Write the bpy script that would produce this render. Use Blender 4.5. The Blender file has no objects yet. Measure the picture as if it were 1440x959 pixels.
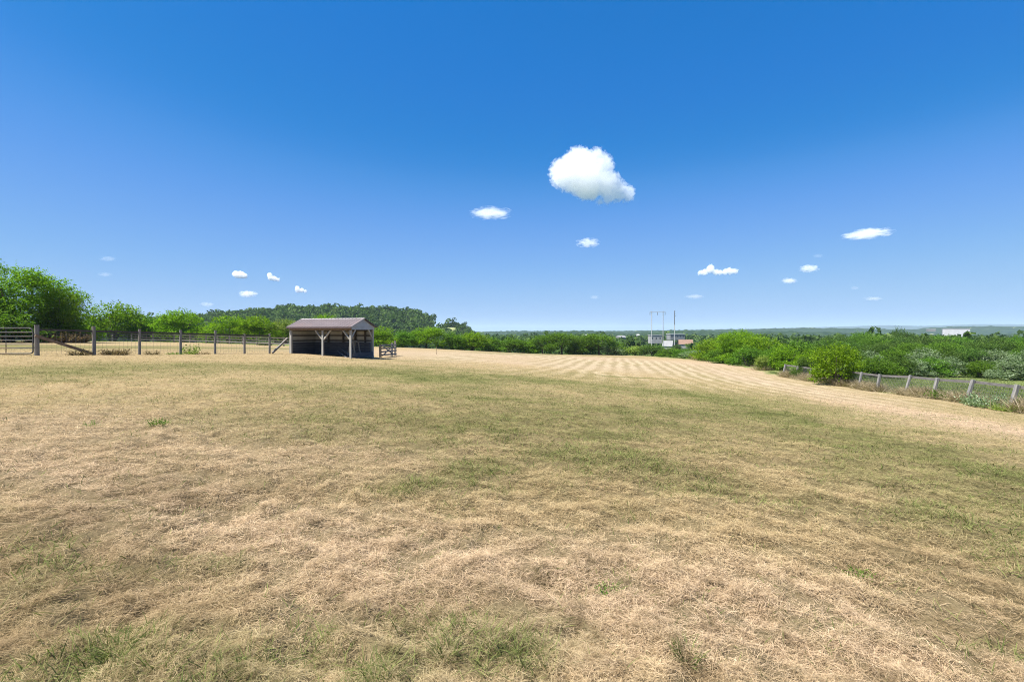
DENOISE = True
import bpy, bmesh, math, random
import numpy as np
from mathutils import Vector, Matrix

random.seed(11)
RNG = np.random.default_rng(7)
C = bpy.context.scene.collection
F, CX, HY = 720.0, 720.0, 466.0          # focal length in photo pixels, centre column, horizon row
PI = math.pi

# ------------------------------------------------------------------ terrain
CTRL = np.array([
    (0, 0, -1.55), (3, 3, -1.68), (-3, 3, -1.50), (0, 10, -1.74), (0, 25, -2.2), (-10, 12, -1.45), (10, 12, -2.35),
    (-23.2, 25, -1.18), (-20.3, 31, -1.38), (-16.2, 37.8, -1.63), (-11.3, 36, -1.9),
    (24.5, 25.2, -3.89), (25, 28.2, -3.90), (25.5, 31.1, -4.06), (26, 33.9, -4.19), (26.5, 37.2, -4.36), (28.5, 49.3, -4.72),
    (30.5, 60, -4.95), (33, 70, -5.05), (35, 95, -5.4), (29, 130, -6.1), (10.4, 125, -5.6), (-5, 118, -4.75),
    (-17.5, 105, -3.5), (-24, 95, -2.9), (-31.5, 72, -2.15), (-44, 80, -2.0), (-57, 85, -1.8), (-64, 70, -1.4),
    (0, 60, -3.25), (35, 40, -4.25), (48, 55, -5.0), (60, 60, -5.3), (80, 80, -6.2), (110, 110, -7.6), (170, 170, -10.2),
    (0, -20, -1.3), (-25, -15, -0.8), (25, -15, -2.6), (0, -60, -1.0), (60, 20, -5.0), (-60, 20, -0.8),
    (0, 200, -9), (0, 330, -13), (120, 350, -13), (250, 300, -12), (300, 300, -13), (-100, 150, -3.5), (-250, 300, -6),
    (-150, 80, -1.5), (300, 0, -10), (-300, 0, -2), (0, -300, -4), (200, -100, -7), (-90, 330, -9),
], float)


def _tps(r):
    return np.where(r > 1e-9, r * r * np.log(np.maximum(r, 1e-9)), 0.0)


def _fit():
    P = CTRL[:, :2] / 100.0
    n = len(P)
    K = _tps(np.linalg.norm(P[:, None] - P[None], axis=2)) + np.eye(n) * 2e-4
    A = np.zeros((n + 3, n + 3))
    A[:n, :n] = K
    A[:n, n] = 1
    A[:n, n + 1:] = P
    A[n, :n] = 1
    A[n + 1:, :n] = P.T
    b = np.zeros(n + 3)
    b[:n] = CTRL[:, 2]
    return P, np.linalg.solve(A, b)


TP, TW = _fit()


def H0(x, y):
    """smooth ground height (numpy arrays)"""
    x = np.asarray(x, float)
    y = np.asarray(y, float)
    sh = x.shape
    x, y = x.ravel(), y.ravel()
    r = np.hypot(x, y)
    xc, yc = x * np.minimum(1, 450 / np.maximum(r, 1)), y * np.minimum(1, 450 / np.maximum(r, 1))
    out = np.empty_like(x)
    for i in range(0, len(x), 60000):
        q = np.stack([xc[i:i + 60000], yc[i:i + 60000]], 1) / 100.0
        d = np.sqrt(((q[:, None] - TP[None]) ** 2).sum(2))
        out[i:i + 60000] = _tps(d) @ TW[:len(TP)] + TW[len(TP)] + q @ TW[len(TP) + 1:]
    t = np.clip((r - 280) / 250, 0, 1)
    t = t * t * (3 - 2 * t)
    far = -15 - 0.010 * np.minimum(r - 300, 2500)
    return ((1 - t) * out + t * far).reshape(sh)


def h1(x, y):
    return float(H0(np.array([x]), np.array([y]))[0])


def hsh(ix, iy, s):
    n = (ix.astype(np.int64) * 374761393 + iy.astype(np.int64) * 668265263 + s * 1442695041) & 0xFFFFFFFF
    n = ((n ^ (n >> 13)) * 1274126177) & 0xFFFFFFFF
    n = n ^ (n >> 16)
    return (n & 0xFFFFFF) / float(0xFFFFFF)


def vn(x, y, s=0):
    ix, iy = np.floor(x), np.floor(y)
    fx, fy = x - ix, y - iy
    fx, fy = fx * fx * (3 - 2 * fx), fy * fy * (3 - 2 * fy)
    a, b = hsh(ix, iy, s), hsh(ix + 1, iy, s)
    c, d = hsh(ix, iy + 1, s), hsh(ix + 1, iy + 1, s)
    return (a * (1 - fx) + b * fx) * (1 - fy) + (c * (1 - fx) + d * fx) * fy


def fbm(x, y, s=0, o=3):
    t, a, n = 0, 0.5, 0
    for k in range(o):
        t = t + a * vn(x * 2 ** k, y * 2 ** k, s + k * 17)
        n += a
        a *= 0.5
    return t / n


def bump(x, y):
    """thatch relief of the mown hay: only resolved near by"""
    r = np.hypot(x, y)
    fade = np.clip(1 - (r - 10) / 22, 0, 1)
    lay = fbm(x * 0.55 + 3, y * 0.9, 5, 2) - 0.5
    a = 0.6 * x + 0.8 * y
    b = 0.8 * x - 0.6 * y
    ridg = 1 - np.abs(2 * fbm(a * 2.1, b * 0.9, 9, 3) - 1)
    fine = fbm(x * 6, y * 6, 21, 2) - 0.5
    return fade * (0.10 * lay + 0.10 * (ridg - 0.6) + 0.075 * fine)


def H(x, y):
    return H0(x, y) + bump(np.asarray(x, float), np.asarray(y, float))


def pix(px, py):
    """where the ray through a photo pixel meets the ground"""
    u, v = (px - CX) / F, (py - HY) / F
    lo, hi = 0.5, 160.0
    d = lo
    while d < hi:
        if h1(u * d, d) >= -v * d:
            break
        d *= 1.02
    return u * d, d


# ------------------------------------------------------------------ where the field is green, pink-dry or striped
def seg_d(x, y, a, b):
    ax, ay, bx, by = a[0], a[1], b[0], b[1]
    L = (bx - ax) ** 2 + (by - ay) ** 2 + 1e-9
    t = np.clip(((x - ax) * (bx - ax) + (y - ay) * (by - ay)) / L, 0, 1)
    return np.hypot(x - ax - t * (bx - ax), y - ay - t * (by - ay))


GREEN = [  # photo polyline, half width in metres, strength
    ([(0, 528), (200, 517), (330, 516), (480, 520), (620, 533)], 3.2, 0.62),
    ([(330, 540), (480, 552), (640, 560), (760, 566)], 1.5, 0.35),
    ([(600, 530), (700, 530), (780, 537)], 2.2, 0.55),
    ([(470, 600), (640, 596), (800, 590), (940, 580), (1060, 590)], 2.2, 0.42),
    ([(830, 612), (872, 618)], 0.45, 0.75),
    ([(960, 552), (1040, 572), (1130, 600), (1230, 628), (1330, 655), (1440, 676)], 1.3, 0.58),
    ([(1180, 625), (1290, 655), (1440, 720)], 1.4, 0.42),
    ([(960, 690), (1080, 704), (1220, 728)], 0.45, 0.35),
    ([(700, 655), (640, 668), (560, 690)], 0.45, 0.50),
    ([(780, 640), (900, 660), (980, 680)], 0.8, 0.5),
    ([(540, 685), (590, 692)], 0.2, 0.4),
    ([(150, 945), (330, 925), (520, 900), (690, 900), (800, 925)], 0.30, 0.46),
    ([(560, 955), (660, 930), (760, 945)], 0.22, 0.6),
    ([(0, 760), (60, 770), (140, 800), (40, 840)], 0.28, 0.22),
    ([(240, 790), (330, 800)], 0.15, 0.4),
    ([(1140, 900), (1250, 920), (1400, 930)], 0.14, 0.40),
    ([(1330, 740), (1440, 760)], 0.6, 0.55),
    ([(850, 529), (880, 531), (935, 533)], 0.5, 0.95),
    ([(560, 515), (640, 520)], 2.0, 0.25),
    ([(450, 505), (560, 508), (640, 507)], 1.0, 0.25),
    ([(-40, 486), (60, 488), (200, 488.5), (330, 489.5), (420, 491)], 8, 0.8),
    ([(850, 545), (960, 554), (1040, 566)], 3.0, .42),
    ([(690, 497), (780, 499), (870, 502)], 7, .5),
]
OLD = [([(0, 745), (80, 790), (160, 835), (60, 880)], .55, .6), ([(0, 930), (120, 915), (260, 890)], .3, .6), ([(1290, 800), (1370, 830), (1440, 850)], .5, .5),
       ([(500, 870), (620, 860), (760, 880)], .2, .35), ([(1340, 900), (1440, 925)], .3, .6), ([(190, 690), (240, 693)], .35, .5), ([(330, 694), (410, 690)], .25, .5)]
OLD = [([pix(*p) for p in pl], w, s) for pl, w, s in OLD]
GREEN = [([pix(*p) for p in pl], w, s) for pl, w, s in GREEN]
PINK = [
    ([(0, 640), (200, 700), (420, 760), (640, 810), (900, 850), (1200, 900)], 1.0, 0.8),
    ([(0, 600), (180, 620), (360, 650)], 2.0, 0.6),
    ([(1000, 520), (1130, 548), (1250, 575), (1440, 610)], 2.6, 1.0),
    ([(640, 503), (760, 512), (900, 517), (1000, 522)], 8.0, 0.8),
    ([(560, 497), (700, 500), (850, 505), (980, 512)], 14.0, 0.9),
]
PINK = [([pix(*p) for p in pl], w, s) for pl, w, s in PINK]


def field_masks(x, y):
    wob = (fbm(x * 0.9, y * 0.9, 31, 3) - 0.5) * 1.6
    g = np.zeros_like(x)
    for pl, w, s in GREEN:
        d = np.full_like(x, 1e9)
        for a, b in zip(pl[:-1], pl[1:]):
            d = np.minimum(d, seg_d(x, y, a, b))
        d = d * (1 + wob * 0.8)
        g = np.maximum(g, s * np.exp(-(np.maximum(d, 0) / w) ** 2))
    r = np.hypot(x, y)
    mid = np.clip((r - 4.5) / 5, 0, 1) * np.clip(1 - (r - 22) / 25, 0, 1)
    right = np.clip((x + 0.35 * y + 4) / 8, 0, 1)
    g = g + mid * right * 0.30 + mid * 0.08
    n1 = fbm(x * 0.35, y * 0.35, 41, 4)
    n2 = fbm(x * 1.9, y * 1.9, 47, 3)
    g = g + (n1 - 0.5) * 0.30 + (n2 - 0.5) * 0.62 * np.clip(1.4 - r / 40, 0.2, 1)
    p = np.zeros_like(x)
    for pl, w, s in PINK:
        d = np.full_like(x, 1e9)
        for a, b in zip(pl[:-1], pl[1:]):
            d = np.minimum(d, seg_d(x, y, a, b))
        p = np.maximum(p, s * np.exp(-(d * (1 + wob * .6) / w) ** 2))
    o = np.zeros_like(x)
    for pl, w, s in OLD:
        d = np.full_like(x, 1e9)
        for a, b in zip(pl[:-1], pl[1:]):
            d = np.minimum(d, seg_d(x, y, a, b))
        o = np.maximum(o, s * np.exp(-(d * (1 + wob * .9) / w) ** 2))
    g = g - p * 0.30
    e = ((x - 9) / 20) ** 2 + ((y - 58) / 44) ** 2
    st = np.clip(-.25 + 2.2 * fbm(x * .16, y * .06, 77, 3), .1, 1.4) * np.clip(1.35 - e, 0, 1) * np.clip((y - 17) / 12, 0, 1)
    return np.clip(g, 0, 1), np.clip(p, 0, 1), np.clip(st, 0, 1), np.clip(o, 0, 1)


# field outline: everything else is rougher, greener pasture
FIELD_EDGE = np.array([(-400, -200), (-200, 0), (-95, 60), (-66, 72), (-57, 88), (-44, 82), (-32, 78), (-24, 97), (-17, 107), (-5, 120),
                       (10, 127), (29, 132), (35.6, 97), (32.8, 70), (30, 60), (28.4, 49), (26.2, 37), (25, 30), (24, 24), (21, 8), (18, -8), (10, -200)], float)


def in_field(x, y):
    ins = np.zeros(x.shape, bool)
    n = len(FIELD_EDGE)
    for i in range(n):
        x1, y1 = FIELD_EDGE[i]
        x2, y2 = FIELD_EDGE[(i + 1) % n]
        c = ((y1 > y) != (y2 > y)) & (x < (x2 - x1) * (y - y1) / (y2 - y1 + 1e-12) + x1)
        ins ^= c
    return ins


# ------------------------------------------------------------------ materials
def new_mat(name):
    m = bpy.data.materials.new(name)
    m.use_nodes = True
    nt = m.node_tree
    nt.nodes.clear()
    return m, nt, nt.nodes, nt.links


def nd(nt, t, **kw):
    n = nt.nodes.new(t)
    for k, v in kw.items():
        if k in n.inputs:
            n.inputs[k].default_value = v
        else:
            setattr(n, k, v)
    return n


def mixc(nt, fac, a, b, bt='MIX'):
    n = nt.nodes.new('ShaderNodeMix')
    n.clamp_result = True
    n.data_type = 'RGBA'
    n.blend_type = bt
    for sock, v in ((n.inputs[0], fac), (n.inputs[6], a), (n.inputs[7], b)):
        if hasattr(v, 'is_output') or hasattr(v, 'links'):
            nt.links.new(v, sock)
        elif isinstance(v, (int, float)):
            sock.default_value = v
        else:
            sock.default_value = (*v, 1)
    return n.outputs[2]


def mth(nt, op, a, b=None, c=None, clamp=False):
    n = nt.nodes.new('ShaderNodeMath')
    n.operation = op
    n.use_clamp = clamp
    for i, v in enumerate((a, b, c)):
        if v is None:
            continue
        if hasattr(v, 'links'):
            nt.links.new(v, n.inputs[i])
        else:
            n.inputs[i].default_value = v
    return n.outputs[0]


def mapr(nt, v, a, b, c=0.0, d=1.0):
    n = nt.nodes.new('ShaderNodeMapRange')
    nt.links.new(v, n.inputs[0])
    for i, k in enumerate((a, b, c, d)):
        n.inputs[i + 1].default_value = k
    return n.outputs[0]


def attr(nt, name):
    n = nt.nodes.new('ShaderNodeAttribute')
    n.attribute_name = name
    return n.outputs['Fac']


def noise(nt, vec, scale, detail=3.0, rough=0.55):
    n = nt.nodes.new('ShaderNodeTexNoise')
    n.inputs['Scale'].default_value = scale
    n.inputs['Detail'].default_value = detail
    n.inputs['Roughness'].default_value = rough
    if vec is not None:
        nt.links.new(vec, n.inputs['Vector'])
    return n.outputs['Fac']


def rough_mat(name, ca, cb, scale=6.0, rough=0.85, spec=0.2, stretch=(1, 1, 1), bumpd=0.3, metallic=0.0, cc=None):
    m, nt, N, L = new_mat(name)
    tc = nd(nt, 'ShaderNodeTexCoord')
    mp = nd(nt, 'ShaderNodeMapping')
    mp.inputs['Scale'].default_value = stretch
    L.new(tc.outputs['Object'], mp.inputs['Vector'])
    f = noise(nt, mp.outputs[0], scale, 5)
    col = mixc(nt, mapr(nt, f, 0.3, 0.7), ca, cb)
    if cc:
        f2 = noise(nt, mp.outputs[0], scale * 0.23, 4)
        col = mixc(nt, mapr(nt, f2, 0.5, 0.68), col, cc)
    p = nd(nt, 'ShaderNodeBsdfPrincipled')
    L.new(col, p.inputs['Base Color'])
    p.inputs['Roughness'].default_value = rough
    p.inputs['Specular IOR Level'].default_value = spec
    p.inputs['Metallic'].default_value = metallic
    if bumpd:
        b = nd(nt, 'ShaderNodeBump')
        b.inputs['Strength'].default_value = bumpd
        b.inputs['Distance'].default_value = 0.02
        L.new(f, b.inputs['Height'])
        L.new(b.outputs[0], p.inputs['Normal'])
    o = nd(nt, 'ShaderNodeOutputMaterial')
    L.new(p.outputs[0], o.inputs[0])
    return m


def leaf_mat(name, dark, light, tip=None, trans=0.35, hue=0.008):
    m, nt, N, L = new_mat(name)
    a = attr(nt, 'rnd')
    col = mixc(nt, a, dark, light)
    if tip:
        col = mixc(nt, mapr(nt, a, 0.8, 1.0), col, tip)
    oi = nd(nt, 'ShaderNodeObjectInfo')
    hs = nd(nt, 'ShaderNodeHueSaturation')
    L.new(col, hs.inputs['Color'])
    L.new(mapr(nt, oi.outputs['Random'], 0, 1, 0.5 - hue, 0.5 + hue), hs.inputs['Hue'])
    L.new(mapr(nt, oi.outputs['Random'], 0, 1, 0.88, 1.14), hs.inputs['Value'])
    d = nd(nt, 'ShaderNodeBsdfDiffuse')
    t = nd(nt, 'ShaderNodeBsdfTranslucent')
    L.new(hs.outputs[0], d.inputs[0])
    tc = mixc(nt, 1.0, hs.outputs[0], (1.0, 1.25, 0.45), 'MULTIPLY')
    L.new(tc, t.inputs[0])
    mx = nd(nt, 'ShaderNodeMixShader')
    mx.inputs[0].default_value = trans
    L.new(d.outputs[0], mx.inputs[1])
    L.new(t.outputs[0], mx.inputs[2])
    o = nd(nt, 'ShaderNodeOutputMaterial')
    L.new(mx.outputs[0], o.inputs[0])
    return m


DRY_A, DRY_B, PINKC = (0.66, 0.515, 0.30), (0.485, 0.365, 0.20), (0.70, 0.525, 0.375)
GRN_A, GRN_B = (0.15, 0.17, 0.06), (0.30, 0.29, 0.12)
PALE = (0.74, 0.63, 0.43)


def hay_colour(nt, N, L):
    """shared dry / pink / green colour of the field, by ground position and the mown rows"""
    geo = nd(nt, 'ShaderNodeNewGeometry')
    pos = geo.outputs['Position']
    g, p, st = attr(nt, 'green'), attr(nt, 'pink'), attr(nt, 'rows')
    n_f = noise(nt, pos, 9.0, 6, 0.65)
    n_m = noise(nt, pos, 1.3, 4)
    dry = mixc(nt, mapr(nt, n_f, 0.3, 0.7), DRY_B, DRY_A)
    dry = mixc(nt, mth(nt, 'MULTIPLY', p, 0.8), dry, PINKC)
    # mown rows: pale windrows between greener stubble, running away down the field
    mp = nd(nt, 'ShaderNodeMapping')
    mp.inputs['Rotation'].default_value = (0, 0, math.radians(11.5))
    L.new(pos, mp.inputs['Vector'])
    sx = nd(nt, 'ShaderNodeSeparateXYZ')
    L.new(mp.outputs[0], sx.inputs[0])
    nw = noise(nt, pos, 0.13, 3)
    ph = mth(nt, 'ADD', mth(nt, 'MULTIPLY', sx.outputs[0], 2 * PI / 1.45), mth(nt, 'ADD', mth(nt, 'MULTIPLY', nw, 9.0), mth(nt, 'MULTIPLY', noise(nt, pos, .45, 3), 3.0)))
    wv = mth(nt, 'SINE', ph)
    nb = noise(nt, pos, 0.5, 4)
    w01 = mapr(nt, mth(nt, 'ADD', wv, mth(nt, 'MULTIPLY', mth(nt, 'SUBTRACT', nb, 0.5), 5.0)), -0.8, 1.0)
    rows_p = mth(nt, 'MULTIPLY', w01, st)
    rows_g = mth(nt, 'MULTIPLY', mth(nt, 'SUBTRACT', 1.0, w01), st)
    dry = mixc(nt, mth(nt, 'MULTIPLY', rows_p, 0.55), dry, PALE)
    old = noise(nt, pos, 4.5, 4, 0.6)
    dry = mixc(nt, mth(nt, 'MULTIPLY', attr(nt, 'old'), 0.8), dry, (0.27, 0.195, 0.11))
    dry = mixc(nt, mapr(nt, old, 0.55, 0.68, 0, 0.6), dry, (0.20, 0.14, 0.08))  # brown thatch blotches, also painted in for the shadows between tufts
    grn = mixc(nt, mapr(nt, n_m, 0.35, 0.65), GRN_A, GRN_B)
    gf = mth(nt, 'ADD', g, mth(nt, 'MULTIPLY', rows_g, 0.36))
    gf = mth(nt, 'SUBTRACT', gf, mth(nt, 'MULTIPLY', rows_p, 0.10))
    gf = mth(nt, 'ADD', gf, mth(nt, 'MULTIPLY', mth(nt, 'SUBTRACT', n_f, 0.5), 0.9), clamp=True)
    res = mixc(nt, gf, dry, grn)
    # tuft by tuft: bleached stalks, and shade between clumps painted in as dark noise
    t1 = noise(nt, pos, 15.0, 3, 0.65)
    t2 = noise(nt, pos, 42.0, 2, 0.6)
    tt = mth(nt, 'ADD', mth(nt, 'MULTIPLY', t1, .6), mth(nt, 'MULTIPLY', t2, .4))
    res = mixc(nt, 1.0, res, mixc(nt, mapr(nt, tt, .37, .60), (.46, .44, .41), (1.40, 1.40, 1.37)), 'MULTIPLY')
    return res, pos, gf


def make_ground_mat():
    m, nt, N, L = new_mat('mown_field')
    col, pos, gf = hay_colour(nt, N, L)
    col = mixc(nt, 1.0, col, (.62, .615, .61), 'MULTIPLY')
    grain = noise(nt, pos, 60.0, 4, 0.75)
    col = mixc(nt, 1.0, col, mixc(nt, mapr(nt, grain, .35, .65), (.6, .6, .58), (1.25, 1.24, 1.2)), 'MULTIPLY')
    # dark soil and thatch specks, plus shade painted into the near straw gaps
    n_s = noise(nt, pos, 22.0, 5, 0.7)
    fine = noise(nt, pos, 3.0, 6, 0.7)
    col = mixc(nt, mapr(nt, fine, 0.62, 0.78, 0, 0.55), col, (0.16, 0.115, 0.05))
    col = mixc(nt, mth(nt, 'MULTIPLY', attr(nt, 'soil_shade'), 0.75), col, (0.105, 0.082, 0.042))
    # rough pasture outside the field
    pa = mixc(nt, mapr(nt, noise(nt, pos, 0.25, 5), 0.35, 0.65), (0.09, 0.125, 0.035), (0.18, 0.20, 0.07))
    pa = mixc(nt, mapr(nt, noise(nt, pos, 2.5, 4), 0.5, 0.75, 0, 0.6), pa, (0.075, 0.11, 0.028))
    # far country: dark woods with pale fields
    fm = noise(nt, pos, 0.004, 3, 0.5)
    fa = mixc(nt, mapr(nt, fm, 0.50, 0.56), (0.035, 0.06, 0.018), (0.15, 0.19, 0.06))
    fa = mixc(nt, mapr(nt, noise(nt, pos, 0.05, 4), 0.45, 0.62, 0, 0.7), fa, (0.03, 0.055, 0.015))
    col = mixc(nt, attr(nt, 'pasture'), col, pa)
    col = mixc(nt, attr(nt, 'country'), col, fa)
    d = nd(nt, 'ShaderNodeBsdfDiffuse')
    L.new(col, d.inputs[0])
    b = nd(nt, 'ShaderNodeBump')
    b.inputs['Strength'].default_value = 0.6
    b.inputs['Distance'].default_value = 0.05
    L.new(mth(nt, 'ADD', n_s, fine), b.inputs['Height'])
    L.new(b.outputs[0], d.inputs['Normal'])
    o = nd(nt, 'ShaderNodeOutputMaterial')
    L.new(d.outputs[0], o.inputs[0])
    return m


def make_straw_mat():
    m, nt, N, L = new_mat('hay_straw')
    col, pos, gf = hay_colour(nt, N, L)
    a = attr(nt, 'rnd')
    k = mixc(nt, a, (0.50, 0.47, 0.42), (1.26, 1.25, 1.2))
    col = mixc(nt, 1.0, col, k, 'MULTIPLY')
    d = nd(nt, 'ShaderNodeBsdfDiffuse')
    t = nd(nt, 'ShaderNodeBsdfTranslucent')
    L.new(col, d.inputs[0])
    L.new(col, t.inputs[0])
    mx = nd(nt, 'ShaderNodeMixShader')
    mx.inputs[0].default_value = 0.25
    L.new(d.outputs[0], mx.inputs[1])
    L.new(t.outputs[0], mx.inputs[2])
    o = nd(nt, 'ShaderNodeOutputMaterial')
    L.new(mx.outputs[0], o.inputs[0])
    return m


M = {}
M['ground'] = make_ground_mat()
M['straw'] = make_straw_mat()
M['blade'] = leaf_mat('green_blade', (0.075, 0.10, 0.028), (0.23, 0.245, 0.085), trans=0.22)
M['pasture'] = leaf_mat('pasture_blade', (0.055, 0.085, 0.026), (0.145, 0.185, 0.06), (0.25, 0.25, 0.12), 0.25)
M['weed'] = leaf_mat('weed_leaf', (0.06, 0.12, 0.02), (0.17, 0.26, 0.05), trans=0.3)
M['bright'] = leaf_mat('bright_leaf', (0.07, 0.14, 0.008), (0.25, 0.39, 0.024), (0.36, 0.47, 0.07), 0.42)
M['mid'] = leaf_mat('mid_leaf', (0.055, 0.115, 0.014), (0.15, 0.26, 0.028), (0.22, 0.32, 0.06), 0.36)
M['dark'] = leaf_mat('dark_leaf', (0.045, 0.09, 0.018), (0.11, 0.18, 0.034), (0.16, 0.23, 0.06), 0.32)
M['silver'] = leaf_mat('silver_leaf', (0.085, 0.13, 0.055), (0.27, 0.34, 0.19), (0.44, 0.50, 0.34), 0.30)
M['yellowish'] = leaf_mat('yellowish_leaf', (0.13, 0.18, 0.03), (0.31, 0.38, 0.09), (0.40, 0.44, 0.15), 0.38)
M['hill'] = leaf_mat('hill_leaf', (0.045, 0.085, 0.024), (0.115, 0.185, 0.05), (0.16, 0.23, 0.07), 0.28)
M['dryweed'] = leaf_mat('dry_weed', (0.16, 0.125, 0.075), (0.42, 0.34, 0.21), (0.58, 0.49, 0.33), 0.25, 0.01)
M['redweed'] = leaf_mat('reddish_brush', (0.10, 0.065, 0.035), (0.23, 0.16, 0.085), (0.25, 0.22, 0.09), 0.25, 0.01)
M['bark'] = rough_mat('bark', (0.07, 0.055, 0.04), (0.14, 0.115, 0.085), 8, stretch=(1, 1, .2))
M['wood_grey'] = rough_mat('weathered_wood', (0.12, 0.11, 0.095), (0.24, 0.225, 0.20), 9, stretch=(4, 4, .3), cc=(0.24, 0.20, 0.15))
M['wood_pale'] = rough_mat('silvered_wood', (0.115, 0.113, 0.108), (0.205, 0.20, 0.193), 9, stretch=(4, 4, .3), cc=(0.26, 0.24, 0.21))
M['wood_dark'] = rough_mat('dark_board', (0.045, 0.038, 0.032), (0.10, 0.085, 0.07), 6, stretch=(.4, .4, 3))
M['rail_dark'] = rough_mat('aged_rail', (0.11, 0.10, 0.09), (0.20, 0.185, 0.17), 6, stretch=(3, .4, 3))
M['wood_brown'] = rough_mat('brown_brace', (0.13, 0.085, 0.05), (0.24, 0.17, 0.11), 6, stretch=(1, 1, 1))
M['wire'] = rough_mat('fence_wire', (0.09, 0.09, 0.09), (0.16, 0.15, 0.14), 10, 0.6, 0.3, bumpd=0)
M['galv'] = rough_mat('gate_tube', (0.055, 0.052, 0.05), (0.10, 0.097, 0.093), 5, 0.6, 0.15, bumpd=0, cc=(0.17, 0.11, 0.07))
M['post_white'] = rough_mat('pale_post', (0.27, 0.255, 0.225), (0.38, 0.365, 0.325), 7, stretch=(3, 3, .3), cc=(0.42, 0.37, 0.30))
M['roof'] = rough_mat('brown_metal_roof', (0.115, 0.092, 0.09), (0.155, 0.126, 0.123), 1.2, 0.6, 0.2, bumpd=0, cc=(0.16, 0.10, 0.08))
M['trim'] = rough_mat('pale_trim', (0.28, 0.25, 0.25), (0.36, 0.33, 0.33), 4, 0.6, 0.15, bumpd=0)
M['fascia'] = rough_mat('dark_fascia', (0.06, 0.045, 0.045), (0.10, 0.07, 0.07), 4, 0.6, bumpd=0)
M['gable'] = rough_mat('grey_siding', (0.28, 0.30, 0.34), (0.37, 0.39, 0.43), 4, 0.6, 0.3, stretch=(1, 1, 1), bumpd=0)
M['inwall'] = rough_mat('wall_sheet', (0.36, 0.345, 0.295), (0.48, 0.455, 0.395), 3, 0.7, 0.3, stretch=(1, 1, .4), bumpd=0.1)
M['kick'] = rough_mat('kick_board', (0.045, 0.048, 0.055), (0.09, 0.093, 0.105), 5, 0.8, stretch=(.3, .3, 3))
M['girt'] = rough_mat('girt', (0.05, 0.042, 0.036), (0.10, 0.085, 0.07), 5)
M['white'] = rough_mat('white_paint', (0.19, 0.19, 0.185), (0.24, 0.24, 0.235), 0.4, 0.6, 0.3, bumpd=0)
M['warehouse'] = rough_mat('warehouse_cladding', (0.42, 0.42, 0.42), (0.50, 0.50, 0.50), 0.4, 0.6, 0.2, bumpd=0)
M['greywall'] = rough_mat('grey_wall', (0.26, 0.255, 0.24), (0.34, 0.335, 0.32), 0.4, 0.7, bumpd=0)
M['orange'] = rough_mat('orange_roof', (0.19, 0.115, 0.08), (0.24, 0.15, 0.105), 0.5, 0.8, bumpd=0)
M['greyroof'] = rough_mat('pale_roof', (0.42, 0.42, 0.41), (0.50, 0.50, 0.49), 0.4, 0.5, bumpd=0)
M['darkglass'] = rough_mat('dark_opening', (0.03, 0.035, 0.04), (0.06, 0.065, 0.07), 1, 0.3, 0.5, bumpd=0)
M['pole'] = rough_mat('utility_pole', (0.34, 0.33, 0.32), (0.46, 0.45, 0.44), 1, 0.8, bumpd=0)
M['poledark'] = rough_mat('dark_pole', (0.07, 0.065, 0.06), (0.13, 0.12, 0.11), 1, 0.8, bumpd=0)
M['hillside'] = rough_mat('hill_floor', (0.035, 0.06, 0.02), (0.06, 0.09, 0.03), 0.05, 0.95, 0.05, bumpd=0)
M['meadow'] = rough_mat('hill_meadow', (0.20, 0.23, 0.09), (0.28, 0.29, 0.13), 0.1, 0.95, 0.05, bumpd=0)


# ------------------------------------------------------------------ object helpers
def mesh_np(name, V, Fq, mat, attrs=None, smooth=False):
    """V (n,3); Fq (m,k) faces of one size; attrs {name: per-vertex floats}"""
    me = bpy.data.meshes.new(name)
    n, (m, k) = len(V), Fq.shape
    me.vertices.add(n)
    me.vertices.foreach_set('co', np.ascontiguousarray(V, np.float32).ravel())
    me.loops.add(m * k)
    me.loops.foreach_set('vertex_index', np.ascontiguousarray(Fq, np.int32).ravel())
    me.polygons.add(m)
    me.polygons.foreach_set('loop_start', np.arange(0, m * k, k, dtype=np.int32))
    if smooth:
        me.polygons.foreach_set('use_smooth', np.ones(m, bool))
    for an, av in (attrs or {}).items():
        at = me.attributes.new(an, 'FLOAT', 'POINT')
        at.data.foreach_set('value', np.ascontiguousarray(av, np.float32))
    me.update(calc_edges=True)
    me.materials.append(mat)
    return me


def link(name, me, parent=None, **props):
    o = bpy.data.objects.new(name, me)
    C.objects.link(o)
    if parent:
        o.parent = parent
    for k, v in props.items():
        if v:
            o[k] = v
    return o


def thing(name, label, category, loc=(0, 0, 0), rz=0.0, group=None):
    o = bpy.data.objects.new(name, None)
    o.empty_display_size = 0.2
    C.objects.link(o)
    o.location = loc
    o.rotation_euler = (0, 0, rz)
    o['label'] = label
    o['category'] = category
    if group:
        o['group'] = group
    return o


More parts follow.
